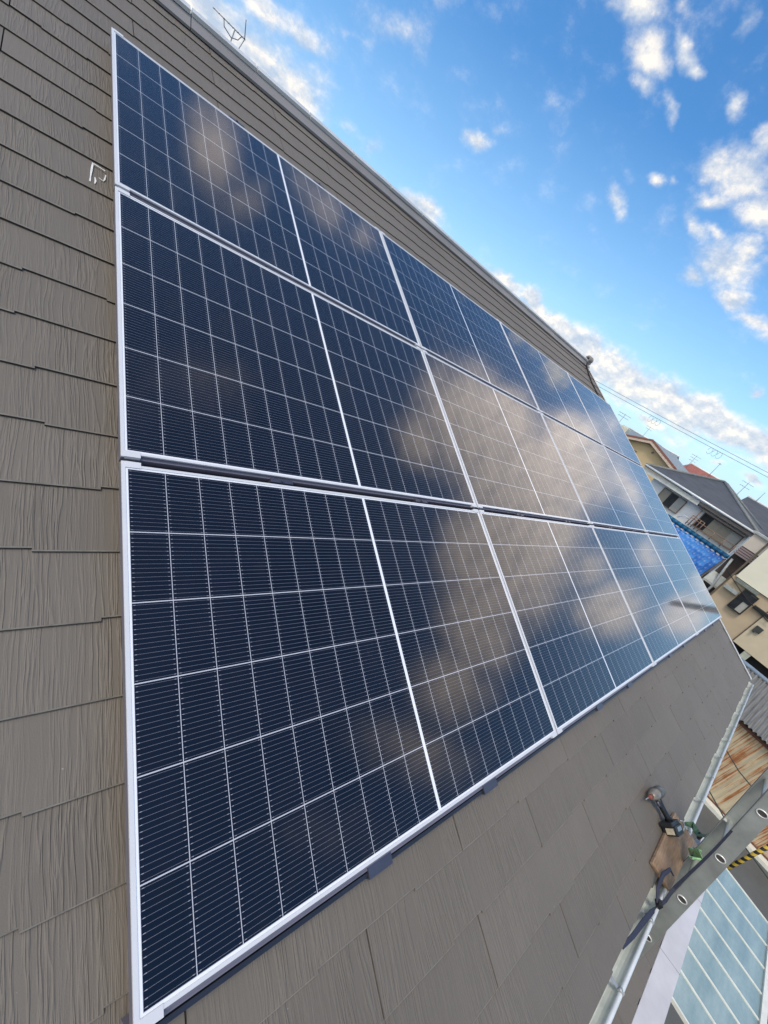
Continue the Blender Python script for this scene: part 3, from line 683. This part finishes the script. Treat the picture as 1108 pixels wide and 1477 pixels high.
def cz(y): return 2.475 + (y + 5.5) * math.tan(SL)
for a, c in zip(xr, xr[1:]):
    m = MB(); y0, y1 = -5.508, -6.402
    m.add([(a + 0.012, y0, cz(y0)), (c - 0.012, y0, cz(y0)), (c - 0.012, y1, cz(y1)), (a + 0.012, y1, cz(y1)), (a + 0.012, y0, cz(y0) - 0.004), (c - 0.012, y0, cz(y0) - 0.004), (c - 0.012, y1, cz(y1) - 0.004), (a + 0.012, y1, cz(y1) - 0.004)],
          [(0, 1, 2, 3), (7, 6, 5, 4), (0, 4, 5, 1), (1, 5, 6, 2), (2, 6, 7, 3), (3, 7, 4, 0)])
    m.build('roof_sheet', pm, cp, CB)
for yp in (-5.80, -6.12):
    m = MB(); m.span((5.4, yp - 0.03, cz(yp) - 0.075), (8.72, yp + 0.03, cz(yp) - 0.034)); m.build('purlin', rib, cp, CB)
for x in xr:
    m = MB(); y0, y1 = -5.506, -6.403; h = 0.013
    m.prism([(y0, cz(y0) - 0.03), (y0, cz(y0) + h), (y1, cz(y1) + h), (y1, cz(y1) - 0.03)], 0, x - 0.0125, x + 0.0125); m.build('rib', rib, cp, CB)
for x in (3.1, 4.5, 5.9, 7.3):
    m = MB(); m.span((x - 0.0015, -5.5075, 2.335), (x + 0.0015, -5.256, 2.5012)); m.build('beam_joint', M['dark'], cp, CB)
for x in (5.7, 8.4):
    m = MB(); m.span((x - 0.04, -6.475, 0), (x + 0.04, -6.405, 2.24)); m.build('post', rib, cp, CB)

# ------------------------------------------------------------------ rusty shed with a grey corrugated roof
sh = thing('rusty_shed', 'shed of rusty corrugated iron with a grey corrugated roof beyond the gutter', 'shed', (16.5, -6.0, 0)); SHB = Vector((16.5, -6.0, 0))
def corr(fn, n, amp):
    """corrugated sheet: n half-waves across; fn(s, h) gives a point for the wave offset h"""
    m = MB(); vs = []; k = n * 4
    for i in range(k + 1):
        s = i / k; h = amp * math.sin(2 * math.pi * i / 8)
        vs += [fn(s, 0, h), fn(s, 1, h)]
    m.add(vs, [(2 * i, 2 * i + 1, 2 * i + 3, 2 * i + 2) for i in range(k)], True)
    return m
rm, t, b = mat('rusted cream painted iron', (0.5, 0.45, 0.35), 0.75)
tc = N(t, 'ShaderNodeTexCoord'); mp = N(t, 'ShaderNodeMapping'); put(t, mp, 0, tc.outputs['Object']); mp.inputs[3].default_value = (1, 9.0, 0.22)
n = noise(t, mp.outputs[0], 1.9, 6, 0.62); n2 = noise(t, tc.outputs['Object'], 1.3, 5, 0.6); mp2 = N(t, 'ShaderNodeMapping'); put(t, mp2, 0, tc.outputs['Object']); mp2.inputs[3].default_value = (1, 20, 0.25); n3 = noise(t, mp2.outputs[0], 1.5, 3, 0.6)
f = mth(t, 'ADD', mth(t, 'MULTIPLY', n.outputs['Fac'], 0.45), mth(t, 'ADD', mth(t, 'MULTIPLY', n2.outputs['Fac'], 0.25), mth(t, 'MULTIPLY', n3.outputs['Fac'], 0.3)))
put(t, b, 'Base Color', ramp(t, f, [(0.40, (0.46, 0.42, 0.30)), (0.49, (0.52, 0.43, 0.29)), (0.53, (0.36, 0.15, 0.055)), (0.60, (0.22, 0.075, 0.03)), (0.66, (0.50, 0.42, 0.30))]))
XW = 15.45
corr(lambda s, q, h: Vector((XW + h, -3.0 - 6.5 * s, 0.0 + 2.50 * q)) - SHB, 86, 0.014).build('corrugated_wall', rm, sh)
m = MB(); m.span((XW + 0.03, -9.5, 0), (18.8, -3.0, 2.5)); m.build('inner_wall', M['siding'], sh, SHB)
gmt = worn('grey corrugated sheet', (0.22, 0.215, 0.20), 0.6, 0.2, 0.35, 5, stretch=(0.4, 4, 0.4))
RXa, RXb, RZa, RZb = XW - 0.22, 17.05, 2.53, 3.40
corr(lambda s, q, h: Vector((RXa + (RXb - RXa) * q - 0.4 * h, -2.6 - 7.2 * s, RZa + (RZb - RZa) * q + h)) - SHB, 124, 0.026).build('corrugated_roof', gmt, sh)
m = MB(); m.prism([(RXa + 0.12, RZa - 0.06), (RXb, RZb - 0.07), (RXb + 1.6, 2.52), (RXa + 0.12, 2.505)], 1, -9.4, -3.1)
m.v = [(x, y, z) for x, y, z in [(p[2], p[1], p[0]) for p in m.v]]
m.build('roof_frame', M['underlay'], sh, SHB)
rgm = worn('blue grey ridge metal', (0.24, 0.30, 0.36), 0.45, 0.2)
m = MB(); m.tube([(RXb, -2.6, RZb + 0.03), (RXb, -9.8, RZb + 0.03)], 0.07, 8); m.build('ridge', rgm, sh, SHB)
brn = worn('rust brown trim', (0.15, 0.065, 0.045), 0.7, 0, 0.3)
m = MB(); m.span((XW - 0.06, -9.6, 2.36), (XW - 0.02, -2.9, 2.44)); m.span((XW - 0.05, -9.6, 0.05), (XW - 0.02, -2.9, 0.14)); m.build('trim', brn, sh, SHB)
m = MB(); m.span((XW - 0.30, -9.6, 0.0), (XW - 0.055, -2.9, 0.10)); m.build('sill', rib, sh, SHB)
# wires hanging in front of the shed
wg = worn('dark green wire', (0.03, 0.05, 0.045), 0.6)
for lab, pts in (('dark wire sagging across the rusty wall, the upper of two', [(14.9, -2.8, 2.6), (14.6, -4.2, 2.28), (14.4, -5.0, 2.02), (14.2, -5.8, 1.78), (14.0, -8, 1.5)]), ('thin green wire crossing the rusty wall below the other wire', [(13.6, -2.9, 2.2), (13.3, -4.3, 1.78), (13.1, -5.2, 1.43), (12.9, -6.2, 1.12), (12.6, -8.6, 0.8)])):
    m = MB(); m.tube(pts, 0.014, 6); tag(m.build('hanging_wire', wg), lab, 'wire', 'wires before the shed')

# striped guard post in the yard
tg, t, b = mat('yellow and black stripes', (0.6, 0.4, 0.02), 0.5)
tc = N(t, 'ShaderNodeTexCoord'); sp = N(t, 'ShaderNodeSeparateXYZ'); put(t, sp, 0, tc.outputs['Object'])
v = mth(t, 'ADD', mth(t, 'MULTIPLY', sp.outputs[2], 6.0), mth(t, 'MULTIPLY', sp.outputs[1], 4.0))
put(t, b, 'Base Color', mix(t, mth(t, 'GREATER_THAN', mth(t, 'FRACT', v), 0.5), (0.62, 0.42, 0.05, 1), (0.02, 0.02, 0.02, 1)))
gp = thing('guard_post', 'yellow and black striped guard post standing on the asphalt', 'post', (12.25, -6.68, 0))
m = MB(); m.tube([(0, 0, 0), (0, 0, 2.45)], 0.042, 14); m.tube([(0, 0, 2.45), (0, 0, 2.48)], [0.042, 0.02], 14); m.build('striped_sleeve', tg, gp)
m = MB(); m.tube([(0, 0, 0), (0, 0, 0.05)], 0.12, 14); m.build('base', M['steel'], gp)

# ------------------------------------------------------------------ neighbouring houses: facades facing us are planes of constant x; Y(s) = metres to the right of the camera
CXY = (CAM.x, CAM.y)
def Y(s): return CAM.y - s
glass_m = worn('dark window glass', (0.03, 0.035, 0.04), 0.08, 0, 0.3, 3); glass_g = worn('greyish curtain pane', (0.36, 0.36, 0.33), 0.3, 0, 0.1, 3)
glass_t = worn('beige screen pane', (0.30, 0.27, 0.21), 0.35, 0, 0.1, 3)
brown = worn('brown window frame', (0.17, 0.12, 0.09), 0.5)
pipe_m = worn('grey drain pipe', (0.42, 0.43, 0.42), 0.45)
def window(root, org, x, s0, s1, z0, z1, panes, frame, name='window', depth=0.10):
    f = MB(); fw_ = 0.045
    f.span((x - depth, Y(s0), z0), (x - 0.002, Y(s0 + fw_), z1)); f.span((x - depth, Y(s1 - fw_), z0), (x - 0.002, Y(s1), z1))
    f.span((x - depth, Y(s0 + fw_), z1 - fw_), (x - 0.002, Y(s1 - fw_), z1)); f.span((x - depth - 0.03, Y(s0 + fw_), z0), (x - 0.002, Y(s1 - fw_), z0 + fw_))
    fo = f.build(name, frame, root, org)
    n = len(panes); a = s0 + fw_; stp = (s1 - s0 - 2 * fw_) / n
    for i, pmt in enumerate(panes):
        p = MB(); p.span((x - depth + 0.04 - 0.012 * (i % 2), Y(a + i * stp), z0 + fw_), (x - 0.02, Y(a + (i + 1) * stp - 0.004), z1 - fw_)); p.build('pane', pmt, fo, org)
    return fo
# --- grey-roofed house
X1 = 29.75
h1 = thing('grey_roofed_house', 'white walled house with dark grey hipped roof and a blue tiled lower roof', 'house', (X1, 1.5, 0)); H1 = Vector((X1, 1.5, 0))
w1 = worn('off-white render', (0.82, 0.82, 0.79), 0.85, 0, 0.08, 2); soff = worn('pale eave lining', (0.55, 0.56, 0.53), 0.7); dsoff = worn('brown eave lining', (0.20, 0.17, 0.15), 0.7)
m = MB(); m.span((X1, Y(-8.0), 0), (X1 + 7, Y(-2.3), 6.35)); m.build('wall', w1, h1, H1)
rgr = worn('dark slate roof', (0.075, 0.082, 0.095), 0.7, 0, 0.25, 3, stretch=(1, 0.4, 3))
m = MB(); a = (X1 - 0.65, Y(-8.75), 6.62); b_ = (X1 - 0.65, Y(-2.05), 6.62); c_ = (X1 + 7.4, Y(-2.05), 6.62); d_ = (X1 + 7.4, Y(-8.75), 6.62); e1 = (X1 + 2.9, Y(-5.55), 8.06); e2 = (X1 + 4.2, Y(-5.55), 8.06)
lo = [(p[0], p[1], 6.5) for p in (a, b_, c_, d_)]
m.add([a, b_, c_, d_, e1, e2] + lo, [(0, 1, 4), (1, 2, 5, 4), (2, 3, 5), (3, 0, 4, 5), (0, 6, 7, 1), (1, 7, 8, 2), (2, 8, 9, 3), (3, 9, 6, 0), (9, 8, 7, 6)])
rf1 = m.build('roof', rgr, h1, H1)
m = MB()
for p, q in ((a, e1), (b_, e1), (c_, e2), (d_, e2), (e1, e2)): m.tube([Vector(p) + Vector((0, 0, 0.02)), Vector(q) + Vector((0, 0, 0.03))], 0.085, 6)
m.build('hip_ridge', worn('ridge capping', (0.19, 0.20, 0.20), 0.6), rf1, H1)
m = MB(); m.tube([(X1 - 0.70, Y(-8.75), 6.60), (X1 - 0.70, Y(-2.02), 6.57)], 0.065, 8); m.build('gutter', M['gutter_lip'], h1, H1)
m = MB(); m.span((X1 - 0.62, Y(-8.7), 6.20), (X1 - 0.002, Y(-5.1), 6.46)); m.build('soffit', soff, h1, H1)
m = MB(); m.span((X1 - 0.60, Y(-5.08), 6.30), (X1 - 0.002, Y(-2.1), 6.47)); m.span((X1 - 0.45, Y(-5.0), 6.12), (X1 - 0.002, Y(-2.3), 6.22)); m.build('soffit', dsoff, h1, H1)
window(h1, H1, X1, -7.15, -5.68, 5.14, 6.08, [glass_t, glass_m, glass_g], brown)
window(h1, H1, X1, -4.62, -2.42, 5.14, 6.10, [glass_m, glass_t, glass_t, glass_g], brown)
m = MB(); cpm = worn('copper brown balcony rail', (0.28, 0.17, 0.12), 0.5)
for z in (5.14, 5.48): m.tube([(X1 - 0.35, Y(-4.9), z), (X1 - 0.35, Y(-2.35), z)], 0.022, 6)
for s in (-4.9, -4.75, -4.6, -4.4, -4.2, -3.5, -2.9, -2.35): m.tube([(X1 - 0.35, Y(s), 5.0), (X1 - 0.35, Y(s), 5.62 if s < -4.1 else 5.48)], 0.025, 6)
m.tube([(X1 - 0.35, Y(-4.9), 5.62), (X1 - 0.35, Y(-4.2), 5.62)], 0.025, 6)
m.tube([(X1 - 0.35, Y(-4.75), 5.02), (X1 - 0.35, Y(-4.75), 6.12)], 0.03, 6)
m.build('balcony_rail', cpm, h1, H1)
m = MB(); m.tube([(X1 - 0.35, Y(-5.45), 5.05), (X1 - 0.35, Y(-5.25), 5.35), (X1 - 0.35, Y(-4.95), 5.35)], 0.03, 6); m.build('white_bracket', white, h1, H1)
# blue tiled lower roof: stepped courses of wavy tiles
blt, t, b = mat('blue glazed tile', (0.02, 0.10, 0.36), 0.38)
at = N(t, 'ShaderNodeAttribute', attribute_name='tint'); put(t, b, 'Base Color', mix(t, at.outputs['Fac'], (0.02, 0.12, 0.42, 1), (0.07, 0.25, 0.60, 1)))
m = MB(); rnd = random.Random(2); x0, z0, x1, z1 = X1 - 0.05, 4.66, X1 - 2.55, 3.28; CW = 0.30; nc = 6; sA, sB = -8.9, -2.2
ncol = int((sB - sA) / CW)
for k in range(nc):
    fa_, fb_ = k / nc, (k + 1) / nc
    for j in range(ncol):
        m.tv = rnd.random(); vs = []
        for i in range(9):
            q = i / 8; h = 0.040 * math.cos(2 * math.pi * q); s = sA + (j + q) * CW
            for fr, lift in ((fa_, 0.0), (fb_ + 0.012, 0.10), (fb_ + 0.012, -0.01)):
                vs.append((x0 + (x1 - x0) * fr, Y(s), z0 + (z1 - z0) * fr + h + lift))
        m.add([Vector(v) - H1 for v in vs], [f for i in range(8) for f in ((3 * i, 3 * i + 3, 3 * i + 4, 3 * i + 1), (3 * i + 1, 3 * i + 4, 3 * i + 5, 3 * i + 2))], True)
bt_ = m.build('blue_tile_roof', blt, h1)
m = MB(); m.prism([(x0, z0 - 0.02), (x1 + 0.05, z1 - 0.06), (x1 + 0.05, z1 - 0.22), (x0, z0 - 0.4)], 1, Y(sB) + 0.02, Y(sA)); m.v = [(p[2], p[1], p[0]) for p in m.v]; m.build('pent_frame', dsoff, h1, H1)
teal = worn('teal ridge tile', (0.02, 0.15, 0.30), 0.3, 0, 0.3, 4)
m = MB()
for j in range(22): m.tube([(x0 - 0.08, Y(sA + j * 0.305), 4.80), (x0 - 0.08, Y(sA + j * 0.305 + 0.29), 4.80)], 0.12, 10)
m.build('ridge_tile', teal, bt_, H1)
m = MB()
for j in range(22): m.span((x0 - 0.30, Y(sA + j * 0.305 + 0.05), 4.60), (x0 - 0.18, Y(sA + j * 0.305 + 0.22), 4.66))
m.build('mortar', white, bt_, H1)
m = MB(); m.tube([(X1 - 0.70, Y(-2.05), 6.55), (X1 - 0.6, Y(-2.0), 6.1), (X1 - 0.15, Y(-2.1), 5.4), (X1 - 0.2, Y(-2.05), 4.9)], 0.05, 8)
m.tube([(x1 - 0.08, Y(-9), 3.16), (x1 - 0.08, Y(-2.15), 3.14)], 0.06, 8); m.tube([(X1 - 0.5, Y(-2.05), 4.55), (x1 - 0.1, Y(-1.95), 3.4), (x1 - 0.1, Y(-1.95), 0)], 0.05, 8); m.build('drain_pipe', pipe_m, h1, H1)
m = MB(); m.span((X1 - 2.2, Y(-8.6), 0), (X1 - 0.002, Y(-2.5), 3.1)); m.build('lower_wall', worn('grey lower wall', (0.30, 0.28, 0.25), 0.8), h1, H1)

# --- tan house with the small dark window
X2 = 21.75
h2 = thing('tan_house', 'tan walled house with cream upper storey and a small dark window', 'house', (X2, -4, 0)); H2 = Vector((X2, -4, 0))
tan = worn('tan stucco', (0.49, 0.39, 0.27), 0.85, 0, 0.07, 1.5, 0.002, 60); crm = worn('cream cladding', (0.74, 0.71, 0.58), 0.75, 0, 0.06, 1.5); bct = worn('brown corner trim', (0.13, 0.10, 0.07), 0.6)
m = MB(); m.span((X2, Y(-1.05), 0), (X2 + 6, Y(0.56), 4.93)); m.build('lower_wall', tan, h2, H2)
m = MB(); m.span((X2 - 0.07, Y(-0.98), 4.96), (X2 + 6, Y(3.9), 7.1)); m.build('upper_wall', crm, h2, H2)
m = MB(); m.span((X2 - 0.04, Y(-1.12), 0), (X2 + 0.1, Y(-1.052), 7.1)); m.span((X2 - 0.03, Y(0.545), 0), (X2 - 0.002, Y(0.585), 4.93)); m.build('corner_trim', bct, h2, H2)
m = MB(); m.span((X2 - 0.16, Y(-0.90), 4.80), (X2 - 0.003, Y(-0.05), 4.935)); m.build('overhang_shadow', worn('grey green overhang shadow', (0.20, 0.22, 0.20), 0.5), h2, H2)  # dark strip painting in the shadow under the cream overhang
window(h2, H2, X2, -0.45, 0.08, 3.84, 4.76, [glass_m, glass_g], worn('black window frame', (0.018, 0.02, 0.02), 0.4), depth=0.14)
m = MB(); m.span((X2 - 0.125, Y(-0.40), 4.32), (X2 - 0.105, Y(0.03), 4.70)); m.build('upper_sash', glass_m, h2, H2)
m = MB(); m.span((X2 - 0.22, Y(-1.0), 4.36), (X2 - 0.003, Y(-0.50), 4.50)); m.build('hood', worn('pale grey hood', (0.33, 0.36, 0.36), 0.5), h2, H2)
lv = MB(); dkg = worn('dark louvre metal', (0.05, 0.055, 0.055), 0.5)
for k in range(4): lv.span((X2 - 0.12 - 0.02 * k, Y(0.14), 4.34 + 0.04 * k), (X2 - 0.003, Y(0.75), 4.365 + 0.04 * k))
lv.span((X2 - 0.2, Y(0.75), 4.33), (X2 - 0.003, Y(0.79), 4.52)); lv.build('louvre', dkg, h2, H2)
m = MB(); m.tube([(X2 - 0.12, Y(-1.4), 4.98), (X2 - 0.16, Y(-0.5), 4.6), (X2 - 0.2, Y(0.1), 4.42), (X2 - 0.16, Y(0.9), 4.25)], 0.018, 6); m.build('service_cable', blk, h2, H2)
m = MB(); m.span((X2 - 0.05, Y(0.586), 2.86), (X2 + 6, Y(3.9), 4.93)); m.build('side_wall', worn('yellow cream wall', (0.58, 0.50, 0.36), 0.8, 0, 0.07, 2), h2, H2)
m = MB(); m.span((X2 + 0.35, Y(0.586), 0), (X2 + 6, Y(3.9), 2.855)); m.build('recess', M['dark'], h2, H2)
m = MB(); m.span((X2 - 0.03, Y(1.06), 0.0), (X2 + 0.3, Y(1.30), 2.855)); m.build('pillar', worn('pale green grey pillar', (0.44, 0.46, 0.38), 0.6), h2, H2)
m = MB(); m.span((X2 - 0.14, Y(0.68), 3.68), (X2 - 0.052, Y(0.92), 3.92)); m.span((X2 - 0.20, Y(0.70), 3.62), (X2 - 0.10, Y(0.78), 3.70)); m.build('meter_box', dkg, h2, H2)
m = MB(); m.span((X2 - 0.35, Y(-1.25), 7.102), (X2 + 6.2, Y(4.1), 7.2)); m.build('roof', crm, h2, H2)

# --- narrow cream house in between
X4 = 26.0
h4 = thing('cream_house', 'narrow cream house wall with flat top between the tan and white houses', 'house', (X4, -1.5, 0)); H4 = Vector((X4, -1.5, 0))
m = MB(); m.span((X4, Y(-1.95), 5.85), (X4 + 2.4, Y(0.6), 6.62)); m.build('upper_wall', worn('pinkish cream wall', (0.66, 0.58, 0.50), 0.8, 0, 0.06, 2), h4, H4)
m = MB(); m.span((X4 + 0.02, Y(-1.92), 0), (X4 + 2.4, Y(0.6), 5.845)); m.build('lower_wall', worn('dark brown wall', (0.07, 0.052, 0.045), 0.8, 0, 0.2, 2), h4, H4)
m = MB()
for k in range(4): m.span((X4 - 0.10 * k, Y(-1.95), 5.72 - 0.11 * k), (X4 + 0.015 - 0.10 * k + 0.1, Y(0.6), 5.80 - 0.11 * k))
m.build('pent_roof', worn('mauve metal roof', (0.30, 0.235, 0.235), 0.6, 0, 0.1, 2), h4, H4)
m = MB(); m.prism([(4.10, X4 - 0.002), (4.18, X4 - 0.002), (3.74, X4 - 0.9), (3.64, X4 - 0.9)], 1, Y(-1.95), Y(-1.15)); m.build('lower_eave', worn('pale sheet eave', (0.50, 0.50, 0.44), 0.6, 0, 0.2, 3), h4, H4)
m = MB(); m.tube([(X4 - 0.1, Y(-1.78), 5.1), (X4 - 0.25, Y(-1.72), 4.75), (X4 - 0.95, Y(-1.46), 3.66), (X4 - 0.95, Y(-1.44), 0)], 0.055, 8); m.build('drain_pipe', pipe_m, h4, H4)
m = MB(); m.span((X4 - 0.1, Y(-2.05), 6.622), (X4 + 2.5, Y(0.7), 6.72)); m.build('coping', pipe_m, h4, H4)

# --- ochre gabled house further back
X0 = 41.75
h0 = thing('gabled_house', 'ochre gabled house with reddish brown eave boards beyond the array', 'house', (X0, 10, 0)); H0 = Vector((X0, 10, 0))
och = worn('ochre render', (0.55, 0.43, 0.25), 0.85, 0, 0.06, 1.5); slt = worn('blue grey slates', (0.20, 0.25, 0.28), 0.6, 0, 0.15, 2); red = worn('red brown barge board', (0.24, 0.10, 0.07), 0.6); pink = worn('pale pink barge lining', (0.60, 0.47, 0.38), 0.7)
pk, re, le = (-13.3, 8.32), (-10.2, 7.28), (-16.4, 7.28)
m = MB(); m.prism([(Y(le[0] + .35), 0), (Y(re[0] - .35), 0), (Y(re[0] - .35), 7.32), (Y(pk[0]), 8.2), (Y(le[0] + .35), 7.32)], 0, X0, X0 + 8); m.build('wall', och, h0, H0)
m = MB()
for e in (re, le): m.prism([(Y(pk[0]), pk[1]), (Y(e[0]), e[1]), (Y(e[0]), e[1] + 0.12), (Y(pk[0]), pk[1] + 0.14)], 0, X0 - 0.45, X0 + 8.4)
m.build('roof', slt, h0, H0)
m = MB()
for e in (re, le): m.prism([(Y(pk[0]), pk[1] - 0.02), (Y(e[0]), e[1] - 0.02), (Y(e[0]), e[1] + 0.14), (Y(pk[0]), pk[1] + 0.16)], 0, X0 - 0.52, X0 - 0.455)
m.build('barge_board', red, h0, H0)
m = MB()
for e in (re, le): m.prism([(Y(pk[0]), pk[1] - 0.24), (Y(e[0]), e[1] - 0.24), (Y(e[0]), e[1] - 0.022), (Y(pk[0]), pk[1] - 0.022)], 0, X0 - 0.50, X0 - 0.40)
m.build('barge_lining', pink, h0, H0)
window(h0, H0, X0, -14.9, -13.85, 5.9, 6.98, [glass_m, glass_t], brown)
m = MB(); m.tube([(X0 - 0.06, Y(-12.75), 7.55), (X0 - 0.002, Y(-12.75), 7.55)], 0.09, 10); m.build('vent', brown, h0, H0)

# --- far roofs
def far_house(name, label, x, s0, s1, zt, zr, wallm, roofm, d=7):
    h = thing(name, label, 'house', (x, Y((s0 + s1) / 2), 0)); O = Vector((x, Y((s0 + s1) / 2), 0))
    m = MB(); m.span((x, Y(s0 + .3), 0), (x + d, Y(s1 - .3), zt)); m.build('wall', wallm, h, O)
    m = MB(); ym = None
    m.prism([(x - 0.5, zt), (x + d + 0.5, zt), (x + d / 2, zr)], 1, Y(s1), Y(s0)); m.v = [(p[2], p[1], p[0]) for p in m.v]; m.build('roof', roofm, h, O)
    m = MB(); n = max(2, int((s1 - s0) / 2.2))
    for i in range(n):
        s = s0 + 0.8 + i * (s1 - s0 - 1.6) / n; w_ = MB(); w_.span((x - 0.05, Y(s), zt - 2.0), (x - 0.002, Y(s + 1.1), zt - 0.9)); w_.build('window', glass_m, h, O)
    m = MB(); m.tube([(x + d / 2, Y(s0), zr + 0.03), (x + d / 2, Y(s1), zr + 0.03)], 0.09, 6); m.build('ridge', wallm, h, O)
    return h
red_t = worn('red brown roof tile', (0.32, 0.10, 0.07), 0.65, 0, 0.25, 3)
far_house('red_roofed_house', 'distant house with a red tiled roof between grey roofs', 52, -12.9, -9.4, 7.7, 8.75, w1, red_t, 6)
far_house('blue_grey_roofed_house', 'house with plain bluish dark roof at the right picture edge', 36.5, -5.0, 2.5, 6.7, 8.25, w1, rgr, 7)
far_house('pale_roofed_house', 'far house with pale slate roof peeping above the ochre gable', 60, -24.0, -16.5, 7.6, 9.0, w1, slt, 7)

# box and ridge clutter above the gabled house
agf = worn('weathered far aerial', (0.42, 0.44, 0.47), 0.5, 0.2)
def mastthing(name, label, x, s, zb, zt, tilt=0.0, arms=3, r=0.03, w_=0.7):
    h = thing(name, label, 'aerial', (x, Y(s), zb), group='aerials on the far roofs')
    m = MB(); r *= 0.62; m.tube([(0, 0, 0), (0, tilt, zt - zb)], r, 6); m.build('mast', agf, h)
    m = MB(); ztop = zt - zb
    for k in range(arms):
        z = ztop - 0.12 - 0.28 * k; L2 = w_ * (1 - 0.15 * k)
        m.tube([(0, -L2 / 2, z), (0, L2 / 2, z + 0.03)], r * 0.7, 5)
        for j in range(5): m.tube([(-0.2, -L2 / 2 + j * L2 / 4, z), (0.2, -L2 / 2 + j * L2 / 4, z)], r * 0.5, 4)
    if arms: m.build('arms', agf, h)
    return h
mastthing('far_aerial', 'bare slanting mast standing above the red tiled roof', 54, -10.6, 8.4, 10.15, 0.0, 1, 0.045, 0.25)
mastthing('far_aerial', 'small fishbone aerial above the right hip of the grey roof', 36.5, -5.1, 7.4, 8.95, 0.0, 2, 0.03, 0.7)
mastthing('far_aerial', 'branched aerial between the ochre gable and the red roof', 52, -12.3, 8.0, 9.6, 0.0, 3, 0.035, 0.9)
mastthing('far_aerial', 'aerial with two long arms close to the right end of the array', 46, -18.6, 7.6, 9.45, 0.0, 2, 0.045, 1.3)
mastthing('far_aerial', 'faint thin aerial just above the peak of the ochre gable', 60, -20.6, 8.9, 10.3, 0.0, 2, 0.035, 0.9)
mastthing('far_aerial', 'plain tilted rod at the right picture edge above the bluish roof', 38, -4.2, 8.0, 8.95, 0.0, 0, 0.04)
tk = thing('water_tank', 'pale cream box on the roof behind the ochre gable', 'tank', (46.5, Y(-17.9), 7.2))
m = MB(); m.box((0, 0, 0.75), (0.9, 0.9, 0.9)); m.build('tank_body', worn('cream plastic', (0.68, 0.64, 0.52), 0.6), tk, bevel=0.05)
m = MB(); m.box((0, 0, 1.23), (0.6, 0.6, 0.07)); m.build('lid', white, tk, bevel=0.02)
m = MB()
for sx in (-1, 1):
    for sy in (-1, 1): m.tube([(sx * 0.35, sy * 0.35, -1.0), (sx * 0.35, sy * 0.35, 0.3)], 0.05, 6)
m.build('stand', brown, tk)

# --- overhead lines on their pole
up_ = thing('utility_pole', 'concrete utility pole standing behind the tan house, mirrored in the last panel', 'pole', (24.9, -5.2, 0))
conc = worn('pole concrete', (0.17, 0.15, 0.135), 0.85)
m = MB(); m.tube([(0, 0, 0), (0, 0, 9.75)], [0.19, 0.14], 14); m.build('pole', conc, up_)
m = MB(); m.span((-0.5, -0.05, 9.05), (0.5, 0.05, 9.13)); m.span((-0.5, -0.05, 8.80), (0.5, 0.05, 8.88)); m.build('cross_arm', M['steel'], up_)
def line(label, x, h0, h1, dz, hang):
    e = thing('power_line', label, 'power line', (x, 0, 0), group='power lines over the houses')
    m = MB(); P = []
    for i in range(41):
        q = i / 40; y = -5.2 + 36 * q; P.append((0, y, h0 + (h1 - h0) * q - 4 * dz * q * (1 - q)))
    m.tube(P, 0.013, 5); m.build('wire', agf, e)
    for hy in hang:
        q = (hy + 5.2) / 36; z = h0 + (h1 - h0) * q - 4 * dz * q * (1 - q)
        c = MB()
        for k in range(3):
            c.tube([(0, hy + 0.22 * k + 0.10 * math.cos(a), z - 0.16 + 0.16 * math.sin(a)) for a in [2 * math.pi * j / 12 for j in range(12)]], 0.008, 4)
        c.build('wire_loop', agf, e)
line('upper wire of the power lines crossing the sky over the houses', 24.9, 9.12, 10.0, 0.40, [])
line('lower wire of the power lines, carrying the small wire loops', 24.6, 8.94, 9.75, 0.40, [1.9, 5.1])
bpy.context.view_layer.update()
